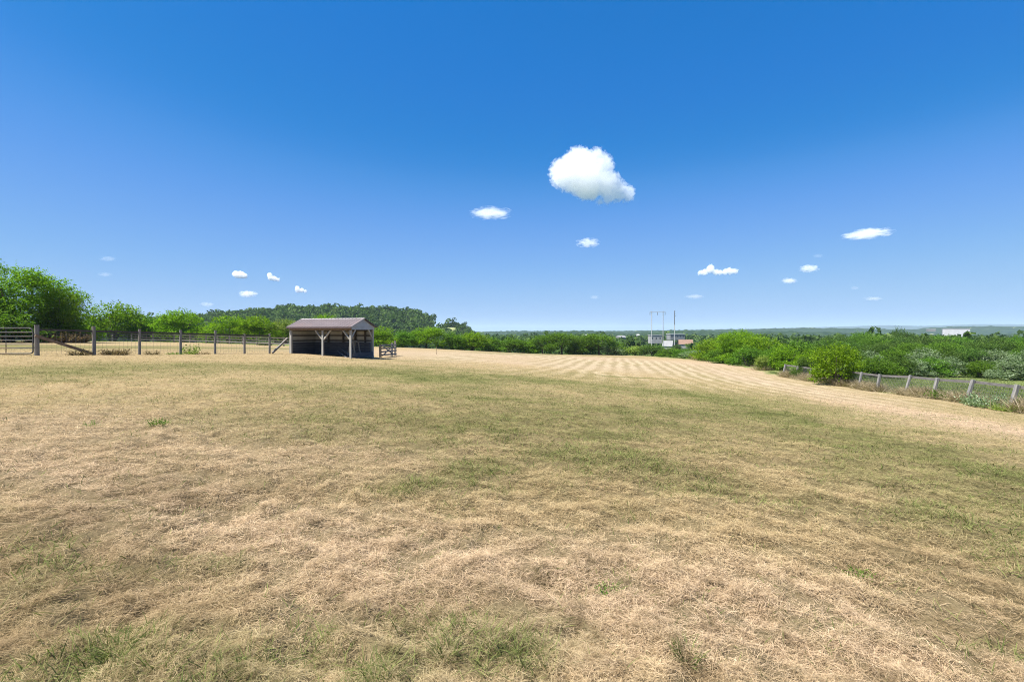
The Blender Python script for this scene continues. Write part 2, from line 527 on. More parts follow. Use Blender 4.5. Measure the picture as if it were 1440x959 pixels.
class MB:
    """collects boxes, beams, tubes into one bmesh"""

    def __init__(self):
        self.bm = bmesh.new()

    def box(self, x0, x1, y0, y1, z0, z1):
        vs = [self.bm.verts.new(p) for p in ((x0, y0, z0), (x1, y0, z0), (x1, y1, z0), (x0, y1, z0), (x0, y0, z1), (x1, y0, z1), (x1, y1, z1), (x0, y1, z1))]
        for f in ((0, 3, 2, 1), (4, 5, 6, 7), (0, 1, 5, 4), (1, 2, 6, 5), (2, 3, 7, 6), (3, 0, 4, 7)):
            self.bm.faces.new([vs[i] for i in f])
        return self

    def bar(self, a, b, w, d, up=(0, 0, 1)):
        """rectangular beam from a to b, w across, d along up"""
        a, b = Vector(a), Vector(b)
        t = (b - a).normalized()
        s = t.cross(Vector(up))
        if s.length < 1e-4:
            s = t.cross(Vector((0, 1, 0)))
        s.normalize()
        u = s.cross(t).normalized()
        vs = []
        for p in (a, b):
            for i, j in ((-1, -1), (1, -1), (1, 1), (-1, 1)):
                vs.append(self.bm.verts.new(p + s * (i * w / 2) + u * (j * d / 2)))
        for f in ((0, 1, 2, 3), (7, 6, 5, 4), (0, 4, 5, 1), (1, 5, 6, 2), (2, 6, 7, 3), (3, 7, 4, 0)):
            self.bm.faces.new([vs[i] for i in f])
        return self

    def tube(self, pts, r, n=8, r2=None, rough=0.0):
        pts = [Vector(p) for p in pts]
        rings = []
        for i, p in enumerate(pts):
            t = (pts[min(i + 1, len(pts) - 1)] - pts[max(i - 1, 0)]).normalized()
            s = t.cross(Vector((0.13, 0.31, 0.94)))
            if s.length < 0.05:
                s = t.cross(Vector((1, 0, 0)))
            s.normalize()
            u = s.cross(t)
            rr = r if r2 is None else r + (r2 - r) * i / max(1, len(pts) - 1)
            rings.append([self.bm.verts.new(p + (s * math.cos(2 * PI * k / n) + u * math.sin(2 * PI * k / n)) * rr * (1 + rough * random.uniform(-1, 1))) for k in range(n)])
        for a, b in zip(rings[:-1], rings[1:]):
            for k in range(n):
                self.bm.faces.new([a[k], a[(k + 1) % n], b[(k + 1) % n], b[k]])
        self.bm.faces.new(rings[0][::-1])
        self.bm.faces.new(rings[-1])
        return self

    def poly(self, pts):
        self.bm.faces.new([self.bm.verts.new(p) for p in pts])
        return self

    def prism(self, pts, off):
        off = Vector(off)
        a = [self.bm.verts.new(p) for p in pts]
        b = [self.bm.verts.new(Vector(p) + off) for p in pts]
        self.bm.faces.new(a)
        self.bm.faces.new(b[::-1])
        for i in range(len(a)):
            j = (i + 1) % len(a)
            self.bm.faces.new([a[j], a[i], b[i], b[j]])
        return self

    def mesh(self, name, mat, bevel=0.0):
        bmesh.ops.recalc_face_normals(self.bm, faces=self.bm.faces)
        if bevel:
            bmesh.ops.bevel(self.bm, geom=list(self.bm.edges), offset=bevel, segments=1, affect='EDGES', profile=0.5)
        me = bpy.data.meshes.new(name)
        self.bm.to_mesh(me)
        self.bm.free()
        me.materials.append(mat)
        return me

    def build(self, name, mat, parent=None, bevel=0.0, **props):
        return link(name, self.mesh(name, mat, bevel), parent, **props)


# ------------------------------------------------------------------ leaves and blades in bulk
def norm(a):
    return a / np.maximum(np.linalg.norm(a, axis=1, keepdims=True), 1e-9)


def leaf_quads(P, D, Nn, L, W, rnd, fold=0.0):
    """rhombus leaves: base at P, long axis D, facing Nn"""
    S = norm(np.cross(D, Nn))
    n = len(P)
    V = np.empty((n, 4, 3))
    L = np.broadcast_to(L, n)[:, None]
    W = np.broadcast_to(W, n)[:, None]
    V[:, 0] = P
    V[:, 1] = P + D * L * 0.45 + S * W * 0.5
    V[:, 2] = P + D * L
    V[:, 3] = P + D * L * 0.45 - S * W * 0.5
    Fq = np.arange(n * 4).reshape(n, 4)
    return V.reshape(-1, 3), Fq, np.repeat(rnd, 4)


def ribbons(P, D, L, W, bend, rise, rnd, segs=3):
    """curved strands: base P, heading D (unit), length, width, sideways bend vector, upward arch"""
    n = len(P)
    up = np.array([0, 0, 1.0])
    S = norm(np.cross(D, np.broadcast_to(up, D.shape)) + RNG.normal(0, .35, (n, 3)))
    t = np.linspace(0, 1, segs + 1)
    taper = np.interp(t, [0, .3, .75, 1], [.75, 1, .75, .12])
    V = np.empty((n, (segs + 1) * 2, 3))
    for k, tk in enumerate(t):
        c = P + D * (L * tk)[:, None] + bend * (tk * tk) + up * (rise * (tk - tk * tk) * 4)[:, None]
        V[:, 2 * k] = c - S * (W * taper[k] * .5)[:, None]
        V[:, 2 * k + 1] = c + S * (W * taper[k] * .5)[:, None]
    base = np.arange(n)[:, None] * (segs + 1) * 2
    Fq = np.concatenate([np.stack([base[:, 0] + 2 * k, base[:, 0] + 2 * k + 1, base[:, 0] + 2 * k + 3, base[:, 0] + 2 * k + 2], 1) for k in range(segs)])
    return V.reshape(-1, 3), Fq, np.repeat(rnd, (segs + 1) * 2)


def merge(parts):
    Vs, Fs, Rs, o = [], [], [], 0
    for V, Fq, R in parts:
        Vs.append(V)
        Fs.append(Fq + o)
        Rs.append(R)
        o += len(V)
    return np.concatenate(Vs), np.concatenate(Fs), np.concatenate(Rs)


def rand_dir(rng, n):
    return norm(rng.normal(0, 1, (n, 3)))


# ------------------------------------------------------------------ ground
def build_ground():
    rr = [0.35]
    while rr[-1] < 60:
        rr.append(rr[-1] * (1.011 if 1.2 < rr[-1] < 34 else 1.03))
    while rr[-1] < 15500:
        rr.append(rr[-1] * 1.045)
    rr = np.array(rr)
    front = np.radians(np.linspace(-62, 62, 460))
    back = np.radians(np.linspace(62, 298, 60)[1:-1])
    az = np.concatenate([front, back])
    A, R = np.meshgrid(az, rr)
    X, Y = R * np.sin(A), R * np.cos(A)
    Z = H(X, Y)
    # shallow windrows down the striped part of the field
    nr, na = X.shape
    V = np.stack([X.ravel(), Y.ravel(), Z.ravel()], 1)
    V = np.concatenate([V, [[0, 0, h1(0, 0)]]])
    i, j = np.meshgrid(np.arange(nr - 1), np.arange(na), indexing='ij')
    j2 = (j + 1) % na
    Fq = np.stack([i * na + j, i * na + j2, (i + 1) * na + j2, (i + 1) * na + j], -1).reshape(-1, 4)[:, ::-1]
    x, y = V[:, 0], V[:, 1]
    g, p, st, old = field_masks(x, y)
    inside = in_field(x, y)
    # soft edge: sample inside-ness with a little wobble
    wx, wy = (fbm(x * .5, y * .5, 61, 2) - .5) * 2.5, (fbm(x * .5, y * .5, 67, 2) - .5) * 2.5
    pasture = 1.0 - (inside * .5 + in_field(x + wx, y + wy) * .5)
    r = np.hypot(x, y)
    country = np.clip((r - 170) / 120, 0, 1)
    me = mesh_np('ground', V, Fq, M['ground'], {'green': g, 'pink': p, 'rows': st, 'old': old, 'pasture': pasture, 'country': country, 'soil_shade': np.clip(1 - (r - 6) / 12, 0, 1)}, smooth=True)
    return link('ground', me, None, kind='structure')


ground = build_ground()


def build_hay():
    rng = RNG
    out = []
    N = 1950000
    r = np.exp(rng.uniform(math.log(1.55), math.log(46), N))
    az = np.radians(rng.uniform(-61, 61, N))
    x, y = r * np.sin(az), r * np.cos(az)
    cl = .5 * fbm(x * 4.2 + 5, y * 4.2, 101, 2) + .5 * fbm(x * 9 + 5, y * 9, 107, 2)
    big = fbm(x * 1.1, y * 1.6, 103, 2)
    prob = np.clip((cl - .37) * 7, .18, 1) * np.clip((big - .22) * 3.2, .7, 1)
    prob = np.maximum(prob, np.clip((r - 9) / 14, 0, 1))
    keep = in_field(x, y) & (rng.random(N) < prob)
    x, y, r, cl = x[keep], y[keep], r[keep], cl[keep]
    g, p, st, old = field_masks(x, y)
    n = len(x)
    # lie of the hay: a slowly turning direction with wide scatter
    ang = 0.55 + 2.6 * (fbm(x * .45, y * .45, 71, 2) - .5) + rng.normal(0, 1.15, n) + (rng.random(n) < .5) * PI
    tilt = np.abs(rng.normal(0, .20 + .2 * (rng.random(n) < .25), n)) * np.clip(1.3 - r / 60, .4, 1)
    D = np.stack([np.cos(ang) * np.cos(tilt), np.sin(ang) * np.cos(tilt), np.sin(tilt)], 1)
    scale = np.clip((r / 3.2) ** .55, .8, 4)
    L = (.022 + .095 * rng.random(n) ** 1.9) * np.clip(scale, .8, 1.5)
    W = rng.uniform(.0010, .0027, n) * scale
    z = H(x, y) + rng.uniform(-.004, .02, n) + np.clip(cl - .42, 0, 1) * .16 * rng.random(n) * np.clip(1.4 - r / 16, 0, 1)
    ba = ang + PI / 2
    bm = rng.normal(0, .09, n) * L
    bend = np.stack([np.cos(ba) * bm, np.sin(ba) * bm, -np.sin(tilt) * L * .8], 1)
    rise = rng.uniform(0, .008, n)
    rnd = np.clip(rng.normal(.5, .28, n), 0, 1)
    V, Fq, R = ribbons(np.stack([x, y, z], 1), D, L, W, bend, rise, rnd, 2)
    gg = np.clip(g * .95, 0, 1)
    k = 6
    me = mesh_np('mown_hay', V, Fq, M['straw'], {'rnd': R, 'green': np.repeat(gg, k), 'pink': np.repeat(p, k), 'rows': np.repeat(st, k), 'old': np.repeat(old, k)})
    link('mown_hay', me, None, kind='stuff', label='dry straw coloured hay lying loose over the whole mown field', category='hay')
    # living blades coming through
    N = 420000
    r = np.exp(rng.uniform(math.log(1.55), math.log(42), N))
    az = np.radians(rng.uniform(-61, 61, N))
    x, y = r * np.sin(az), r * np.cos(az)
    g, p, st, old = field_masks(x, y)
    clump = fbm(x * 3.2, y * 3.2, 83, 2)
    prob = np.clip(g * 1.15 - .02, 0.05, 1) * np.clip((clump - .30) * 3.2, .05, 1)
    keep = in_field(x, y) & (rng.random(N) < prob)
    x, y, r, g = x[keep], y[keep], r[keep], g[keep]
    n = len(x)
    ang = rng.uniform(0, 2 * PI, n)
    tilt = np.radians(rng.uniform(28, 85, n))
    D = np.stack([np.cos(ang) * np.cos(tilt), np.sin(ang) * np.cos(tilt), np.sin(tilt)], 1)
    scale = np.clip((r / 3.2) ** .55, .8, 4)
    near = np.clip(1.6 - r / 6, .0, 1)
    L = rng.uniform(.035, .085, n) * (1 + .8 * near * np.clip(g * 1.5, 0, 1))
    W = rng.uniform(.0025, .0055, n) * scale
    bm = rng.uniform(.1, .6, n) * L
    bend = np.stack([np.cos(ang) * bm, np.sin(ang) * bm, -.35 * bm], 1)
    rnd = rng.random(n)
    V, Fq, R = ribbons(np.stack([x, y, H(x, y) - .004], 1), D, L, W, bend, np.zeros(n), rnd)
    me = mesh_np('green_grass', V, Fq, M['blade'], {'rnd': R})
    link('green_grass', me, None, kind='stuff', label='short green grass growing up in patches through the dry hay', category='grass')


build_hay()


# ------------------------------------------------------------------ trees and shrubs
def crown_np(rng, lobes, leaves, lsize, shoots, droop=0.0, core=0.25, flat=1.0):
    """lobes: (x,y,z,rx,ry,rz). Leaf sprays on twig tips in each lobe, plus long shoots breaking the outline"""
    lobes = np.array(lobes, float)
    vol = lobes[:, 3] * lobes[:, 4] + lobes[:, 3] * lobes[:, 5]
    per = 9
    nt = leaves // per
    li = rng.choice(len(lobes), nt, p=vol / vol.sum())
    lo = lobes[li]
    d = rand_dir(rng, nt)
    d[:, 2] = np.where((d[:, 2] < -.2) & (rng.random(nt) < .6), -d[:, 2], d[:, 2])
    rad = np.where(rng.random(nt) < core, rng.uniform(.2, .8, nt), rng.uniform(.78, 1.07, nt))
    tips = lo[:, :3] + d * lo[:, 3:] * rad[:, None]
    out = norm(d * np.array([1, 1, .8]) + np.array([0, 0, .35 - droop]))
    # leaves along each twig
    k = np.repeat(np.arange(nt), per)
    n = len(k)
    tw = rng.uniform(-1.0, .6, n) * lsize * 2.6
    P = tips[k] + out[k] * tw[:, None] + rng.normal(0, lsize * .75, (n, 3))
    D = norm(out[k] * .7 + rand_dir(rng, n))
    Nn = norm(rand_dir(rng, n) + out[k] * .8 + np.array([0, 0, .5]))
    L = rng.uniform(.8, 1.5, n) * lsize
    base = rng.normal(.42, .16, nt)[k] + rng.normal(0, .14, n)
    parts = [leaf_quads(P, D, Nn, L, L * .62, np.clip(base, 0, 1))]
    # shoots
    if shoots:
        si = rng.choice(len(lobes), shoots, p=vol / vol.sum())
        so = lobes[si]
        d = rand_dir(rng, shoots)
        d[:, 2] = np.abs(d[:, 2]) * 1.1 + .15
        d = norm(d)
        st = so[:, :3] + d * so[:, 3:] * .9
        ln = rng.uniform(.25, .75, shoots) * (so[:, 3:].mean(1)) * .62
        sd = norm(d + np.array([0, 0, .5]) + rng.normal(0, .2, (shoots, 3)))
        m = 12
        k = np.repeat(np.arange(shoots), m)
        t = np.tile(np.linspace(0, 1, m), shoots)
        n = len(k)
        P = st[k] + sd[k] * (ln[k] * t)[:, None]
        side = norm(sd[k] * .2 + d[k] * np.array([1, 1, 0]))
        P = P + side * (ln[k] * t * t * .25)[:, None] - np.array([0, 0, 1]) * (ln[k] * t * t * .12)[:, None] + rng.normal(0, lsize * .25, (n, 3))
        D = norm(sd[k] * .9 + rand_dir(rng, n))
        Nn = norm(rand_dir(rng, n) + np.array([0, 0, .6]))
        L = rng.uniform(.8, 1.35, n) * lsize * (1.15 - .5 * t)
        parts.append(leaf_quads(P, D, Nn, L, L * .55, np.clip(rng.normal(.6, .18, n), 0, 1)))
    return merge(parts)


def make_lobes(rng, kind):
    """unit plant: height 1, half-width about 0.5 (scaled on placing)"""
    lb = []
    if kind == 'shrub':
        for _ in range(9):
            a, r = rng.uniform(0, 2 * PI), rng.uniform(.08, .34)
            z = rng.uniform(.24, .66) - r * .35
            s = rng.uniform(.15, .24)
            lb.append((r * math.cos(a), r * math.sin(a), z, s, s, s * 1.1))
        lb.append((0, 0, .48, .3, .3, .42))
        for _ in range(6):
            a = rng.uniform(0, 2 * PI)
            lb.append((.33 * math.cos(a), .33 * math.sin(a), .17, .17, .17, .17))
    elif kind == 'tree':
        lb.append((0, 0, .56, .32, .32, .33))
        for _ in range(13):
            a, r = rng.uniform(0, 2 * PI), rng.uniform(.15, .38)
            z = rng.uniform(.3, .84) - r * .4
            s = rng.uniform(.12, .2)
            lb.append((r * math.cos(a), r * math.sin(a), max(z, .22), s, s, s * .9))
    elif kind == 'broad':
        lb.append((0, 0, .46, .38, .38, .42))
        for _ in range(22):
            a, r = rng.uniform(0, 2 * PI), rng.uniform(.12, .4)
            z = rng.uniform(.14, .9) - r * .45
            s = rng.uniform(.10, .17)
            lb.append((r * math.cos(a), r * math.sin(a), max(z, .1), s, s, s * .85))
    elif kind == 'low':
        for _ in range(8):
            a, r = rng.uniform(0, 2 * PI), rng.uniform(.0, .34)
            s = rng.uniform(.16, .26)
            lb.append((r * math.cos(a), r * math.sin(a), rng.uniform(.25, .6), s, s, s * 1.5))
    return lb


def trunk_mesh(rng, kind):
    mb = MB()
    random.seed(int(rng.integers(1e6)))
    if kind == 'tree' or kind == 'broad':
        mb.tube([(0, 0, -.06), (.008, .004, .1), (-.006, .01, .25), (.01, 0, .42)], .032, 8, .017, .1)
        for k in range(7):
            a = k * 2 * PI / 7 + random.uniform(-.3, .3)
            l = random.uniform(.22, .34)
            z0 = random.uniform(.16, .4)
            mb.tube([(0, 0, z0), (l * .5 * math.cos(a), l * .5 * math.sin(a), z0 + .16), (l * math.cos(a), l * math.sin(a), z0 + .36)], .013, 6, .004, .1)
    else:
        for k in range(7):
            a = k * 2 * PI / 7 + random.uniform(-.3, .3)
            l = random.uniform(.12, .3)
            mb.tube([(.02 * math.cos(a), .02 * math.sin(a), -.06), (l * .5 * math.cos(a), l * .5 * math.sin(a), .28), (l * math.cos(a), l * math.sin(a), .62)], .017, 6, .005, .1)
    return mb.mesh('trunk', M['bark'])


PROTO = {}


def proto(kind, leaf, var, leaves, lsize, shoots):
    key = (kind, leaf, var)
    if key not in PROTO:
        rng = np.random.default_rng(hash((len(kind) * 31 + len(leaf) * 7, var)) % 99991)
        V, Fq, R = crown_np(rng, make_lobes(rng, kind), leaves, lsize, shoots)
        V[:, 2] = np.maximum(V[:, 2], .0)
        PROTO[key] = (mesh_np('crown', V, Fq, M[leaf], {'rnd': R}), trunk_mesh(rng, kind))
    return PROTO[key]


SPEC = {'shrub': (9000, .030, 60), 'tree': (10000, .024, 45), 'broad': (30000, .0165, 170), 'low': (4500, .04, 30)}
COUNT = {}


def plant(name, label, cat, px, depth, top, wpx, kind, leaf, group=None, parts=True, sink=0.0):
    x, z0 = (px - CX) / F * depth, h1((px - CX) / F * depth, depth) - sink
    zt = -(top - HY) / F * depth
    hh = max(zt - z0, .5)
    w = wpx / F * depth
    var = random.randrange(3)
    cm, tm = proto(kind, leaf, var, *SPEC[kind])
    rz = random.uniform(0, 2 * PI)
    t = thing(name, label, cat, (x, depth, z0), rz, group)
    c = link('crown', cm, t)
    c.scale = (w, w, hh * 1.02)
    k = link('trunk', tm, t)
    k.scale = (w * .5 + hh * .5, w * .5 + hh * .5, hh)
    return t


# left edge of the picture
plant('broadleaf_tree', 'tall dense green tree at the far left rising above all the others', 'tree', 16, 62, 367, 160, 'broad', 'bright')
plant('broadleaf_tree', 'rounded tree filling the gap at the right foot of the tall tree', 'tree', 82, 64, 399, 80, 'broad', 'bright')
plant('broadleaf_tree', 'dark lower tree half hidden behind the metal gate', 'tree', -58, 60, 384, 150, 'broad', 'mid')
plant('understory_shrub', 'low leafy growth under the tall tree directly above the metal gate', 'shrub', 8, 58, 432, 120, 'shrub', 'mid')
plant('understory_shrub', 'low leafy growth at the foot of the rounded tree behind the rusty brush', 'shrub', 92, 66, 432, 90, 'shrub', 'bright')
G1 = 'shrubs behind the board fence'
plant('hedge_shrub', 'wide feathery shrub next to the tall trees behind the board fence', 'shrub', 158, 92, 420, 88, 'shrub', 'bright', G1)
plant('hedge_shrub', 'low dark green shrub at the right flank of the feathery wide one', 'shrub', 207, 96, 441, 55, 'shrub', 'mid', G1)
plant('hedge_shrub', 'spiky topped shrub with tall shoots midway along the board fence', 'shrub', 257, 92, 431, 78, 'shrub', 'bright', G1)
plant('hedge_shrub', 'even domed shrub just left of the two rounded shrubs by the shed', 'shrub', 322, 90, 438, 74, 'shrub', 'bright', G1)
plant('hedge_shrub', 'rounded shrub second from the shed on its gate side', 'shrub', 364, 90, 440, 66, 'shrub', 'bright', G1)
plant('hedge_shrub', 'pale green shrub right beside the shed on the board fence side', 'shrub', 400, 94, 446, 56, 'shrub', 'yellowish', G1)
plant('hedge_shrub', 'small bright crown peeping over the shed roof', 'shrub', 460, 97, 438, 48, 'tree', 'bright', G1)
plant('hedge_shrub', 'dark shrub filling the gap behind the spiky topped shrub', 'shrub', 232, 99, 444, 70, 'shrub', 'mid', G1)
plant('hedge_shrub', 'shrub standing behind the shed and hidden by its walls', 'shrub', 500, 99, 458, 60, 'shrub', 'mid', G1)
# from the shed along the far edge
G2 = 'shrubs along the far edge of the field'
far = [
    (536, 99, 457, 52, 'shrub', 'bright', 'bright shrub just clear of the shed gable above the wooden hurdle'),
    (566, 104, 463, 46, 'shrub', 'mid', 'lower darker shrub right of the wooden hurdle'),
    (600, 107, 457, 60, 'tree', 'bright', 'tallest rounded shrub between the shed and the end of the wooded hill'),
    (636, 110, 465, 46, 'shrub', 'mid', 'dark low shrub under the gap in the wooded hill'),
    (664, 112, 464, 54, 'shrub', 'bright', 'bright sloping shrub under the end of the wooded hill'),
    (690, 118, 472, 40, 'shrub', 'mid', 'short shrub just past the end of the wooded hill'),
    (718, 121, 473, 50, 'shrub', 'mid', 'low broad shrub in the dip of the far hedge'),
    (745, 125, 479, 30, 'shrub', 'bright', 'small low shrub in the lowest gap of the far hedge'),
    (763, 124, 468, 42, 'tree', 'mid', 'first of the taller round shrubs after the gap in the far hedge'),
    (790, 126, 465, 52, 'tree', 'mid', 'tall round shrub at the highest point of the middle hedge'),
    (817, 128, 471, 44, 'shrub', 'mid', 'lower shrub in the saddle between two tall round shrubs'),
    (842, 128, 467, 60, 'tree', 'mid', 'wide round shrub last of the tall ones in the middle hedge'),
    (866, 127, 485, 36, 'low', 'silver', 'low silvery shrub at the foot of the last tall round shrub'),
    (893, 131, 486, 40, 'low', 'yellowish', 'pale yellowish low shrub at the far corner of the field'),
    (918, 127, 483, 44, 'shrub', 'dark', 'dark shrub below the two linked power poles'),
    (942, 118, 487, 40, 'shrub', 'mid', 'low green shrub in front of the white roofed barn'),
    (962, 110, 490, 36, 'low', 'mid', 'ragged low shrub below the orange roof'),
    (976, 104, 492, 34, 'low', 'silver', 'dull grey green shrub next to the big hedge on the right'),
]
for px, d, top, w, kind, leaf, lab in far:
    plant('hedge_shrub', lab, 'shrub', px, d, top, w * 1.12, kind, leaf, G2)
# right hedge coming towards the camera
G3 = 'shrubs of the hedge on the right of the field'
for px, d, top, w, kind, leaf, lab in [
    (1003, 94, 471, 60, 'shrub', 'bright', 'rounded shrub at the far end of the tall bright hedge'),
    (1040, 84, 460, 80, 'broad', 'bright', 'highest and largest crown of the tall bright hedge'),
    (1074, 77, 468, 60, 'shrub', 'bright', 'shrub on the near shoulder of the tallest hedge crown'),
    (1073, 66, 499, 24, 'low', 'yellowish', 'small pale bush at the hedge foot before the gap'),
    (1104, 66, 482, 54, 'shrub', 'bright', 'leafy shrub with dark base between the hedge and the lone bush'),
    (1122, 74, 474, 56, 'shrub', 'mid', 'taller shrub in the second row behind the leafy dark based one'),
    (1132, 52, 499, 34, 'shrub', 'dark', 'small dark bush at the first leaning post'),
    (1175, 42.6, 477, 64, 'shrub', 'bright', 'lone bushy shrub standing in the wire fence line'),
    (1150, 70, 484, 60, 'shrub', 'mid', 'green shrub close behind the lone bushy shrub'),
    (1140, 58, 489, 52, 'shrub', 'bright', 'bright shrub joining the hedge to the lone bushy shrub from behind the fence'),
    (1165, 95, 474, 70, 'tree', 'dark', 'dark crowned tree showing above the lone bushy shrub'),
]:
    plant('hedge_shrub', lab, 'shrub', px, d, top, w * 1.1, kind, leaf, G3)
for px, d, top, w, lab in [(1018, 84, 486, 46, 'low leafy growth at the foot of the tall hedge, farther of two'), (1052, 76, 484, 50, 'low leafy growth at the foot of the tall hedge, nearer of two'), (1088, 69, 484, 40, 'low leafy shrub where the tall hedge steps down towards the gap')]:
    plant('understory_shrub', lab, 'shrub', px, d, top, w * 1.15, 'shrub', 'mid', G3)
# thicket beyond the right fence, row by row
rows = [
    (54, 1206, 1520, 28, (496, 506), 50, ['silver', 'mid', 'dark', 'silver', 'mid'], 'shrub', 'front row of the thicket beyond the leaning fence'),
    (72, 1196, 1520, 32, (483, 493), 56, ['dark', 'silver', 'mid', 'silver', 'dark'], 'shrub', 'second row of the thicket beyond the leaning fence'),
    (104, 1190, 1520, 36, (475, 482), 58, ['mid', 'dark', 'dark', 'mid'], 'tree', 'third row of the thicket beyond the leaning fence'),
    (140, 1185, 1520, 34, (467, 473), 54, ['dark', 'mid', 'dark'], 'tree', 'back row of the thicket beyond the leaning fence'),
]
LEAFWORD = {'silver': 'silvery grey green', 'mid': 'fresh green', 'dark': 'dark green', 'bright': 'bright green'}
random.seed(5)
for dep, x0, x1, step, (ta, tb), w, leaves, kind, where in rows:
    px, i = x0, 0
    while px < x1:
        leaf = leaves[i % len(leaves)]
        lab = '%s %s in the %s' % (LEAFWORD[leaf], 'shrub' if kind == 'shrub' else 'tree', where)
        plant('thicket_%s' % kind, lab, kind, px + random.uniform(-6, 6), dep * random.uniform(.95, 1.06), random.uniform(ta, tb), w * random.uniform(.9, 1.25), kind, leaf,
              '%s %ss in the %s' % (LEAFWORD[leaf], 'shrub' if kind == 'shrub' else 'tree', where))
        px += step * random.uniform(.8, 1.2)
        i += 1
plant('thicket_tree', 'tall domed tree standing above the thicket left of the white warehouse', 'tree', 1264, 165, 457, 34, 'tree', 'dark')
plant('thicket_tree', 'rounded tree on the skyline at the left of the thicket', 'tree', 1212, 165, 463, 52, 'tree', 'mid')

# ------------------------------------------------------------------ low weeds and brush
def tuft(name, label, cat, x, y, mat, n, L, W, spread, tiltr=(40, 85), group=None, sink=.01, leafy=False):
    rng = RNG
    t = h1(x, y) + float(bump(np.array([x]), np.array([y]))[0])
    a = rng.uniform(0, 2 * PI, n)
    r = spread * np.sqrt(rng.random(n))
    ang = a + rng.normal(0, .6, n)
    tilt = np.radians(rng.uniform(*tiltr, n))
    D = np.stack([np.cos(ang) * np.cos(tilt), np.sin(ang) * np.cos(tilt), np.sin(tilt)], 1)
    px, py = r * np.cos(a), r * np.sin(a)
    dz = H(x + px, y + py) - t
    P = np.stack([px, py, dz - sink], 1)
    LL = rng.uniform(.5, 1.1, n) * L
    bend = np.stack([np.cos(ang), np.sin(ang), np.full(n, -.4)], 1) * (rng.uniform(.05, .4, n) * LL)[:, None]
    parts = [ribbons(P, D, LL, np.full(n, W) * rng.uniform(.7, 1.3, n), bend, np.zeros(n), np.clip(rng.normal(.5, .25, n), 0, 1))]
    V, Fq, R = merge(parts)
    if leafy:
        k = rng.integers(0, n, n * 3)
        tt = rng.uniform(.2, 1, n * 3)
        LP = P[k] + D[k] * (LL[k] * tt)[:, None] + bend[k] * (tt * tt)[:, None]
        lv = leaf_quads(LP, norm(D[k] * .5 + rand_dir(rng, n * 3)), norm(rand_dir(rng, n * 3) + np.array([0, 0, .7])), rng.uniform(.5, 1, n * 3) * L * .2, L * .09, rng.random(n * 3))
        V, Fq, R = merge([(V, Fq, R), lv])
    me = mesh_np(name, V, Fq, M[mat], {'rnd': R})
    o = link(name, me, None, label=label, category=cat, group=group)
    o.location = (x, y, t)
    return o


for px, py, lab, L, n in [(222, 603, 'dark green broad leaved weed alone in the dry hay at the left', .16, 60), (130, 602, 'tiny green weed left of the broad leaved weed', .12, 30),
                          (967, 945, 'spiky grass tuft in the bottom foreground', .10, 120), (1208, 822, 'pale green leafy weed in the right foreground', .09, 60),
                          (855, 846, 'small green weed in the middle foreground', .08, 40), (165, 935, 'fresh grass tuft in the bottom left foreground', .10, 90),
                          (628, 935, 'bright grass tuft at the bottom edge near the middle', .11, 110)]:
    x, y = pix(px, py)
    sc = max(1, y / 3.5)
    tuft('weed_tuft', lab, 'weed', x, y, 'weed' if 'grass' not in lab else 'blade', n, L, .004 * sc ** .7, .05 * sc ** .6, (35, 85), 'green weeds in the hay', leafy='grass' not in lab)

# ------------------------------------------------------------------ left wire fence with gate
FA, FB = Vector((-23.2, 25.0)), Vector((-16.3, 37.6))


def on_line(px, A, B):
    u = (px - CX) / F
    d = B - A
    t = (u * A.y - A.x) / (d.x - u * d.y)
    return A + d * t


fence = thing('wire_fence', 'post and wire fence running from the metal gate to the shed', 'fence', (FA.x, FA.y, h1(FA.x, FA.y)))


def loc_of(root, x, y, z=0.0):
    return Vector((x, y, z)) - root.location


random.seed(3)
ppx = [52, 132, 196, 254, 302.5, 344, 379]
pp = [on_line(p, FA, FB) for p in ppx]
tops = [457, 459, 463, 464, 464.5, 469.5, 469]
base = []
for i, (p, tp) in enumerate(zip(pp, tops)):
    zb = h1(p.x, p.y)
    zt = -(tp - HY) / F * p.y
    r = (.105, .09)[i] if i < 2 else .075
    a = loc_of(fence, p.x, p.y, zb - .4)
    b = loc_of(fence, p.x + random.uniform(-.03, .03), p.y, zt)
    mid = (a + b) / 2 + Vector((random.uniform(-.02, .02), random.uniform(-.02, .02), 0))
    MB().tube([a, mid, b], r, 12, r * .9, .05).build('post', M['wood_grey'], fence)
    base.append((p, zb, zt))
for (p, zb, zt), (q, zc, zu) in zip(base[:-1], base[1:]):
    d = (q - p).normalized()
    s = Vector((d.y, -d.x)) * -.02
    MB().bar(loc_of(fence, p.x, p.y, min(zt, zb + 1.36) - .10), loc_of(fence, q.x, q.y, min(zu, zc + 1.36) - .10), .045, .10).build('top_rail', M['wood_dark'], fence)
    w = MB()
    L = (q - p).length
    for k in range(8):
        f = .06 + k * .15
        w.bar(loc_of(fence, p.x + s.x, p.y + s.y, zb + f), loc_of(fence, q.x + s.x, q.y + s.y, zc + f), .006, .006)
    m = int(L / .18)
    for k in range(1, m):
        t = k / m
        e = p.lerp(q, t)
        ze = zb + (zc - zb) * t
        w.bar(loc_of(fence, e.x + s.x, e.y + s.y, ze + .06), loc_of(fence, e.x + s.x, e.y + s.y, ze + 1.11), .005, .005)
    w.build('wire_mesh', M['wire'], fence)
(p, zb, zt), (q, zc, zu) = base[0], base[1]
MB().bar(loc_of(fence, p.x, p.y - .1, zb + .98), loc_of(fence, q.x, q.y - .1, zc + .08), .11, .13).build('brace', M['wood_brown'], fence, label='long slanting brace beside the gate')
(p, zb, zt) = base[-1]
q = Vector((-16.45, 37.55))
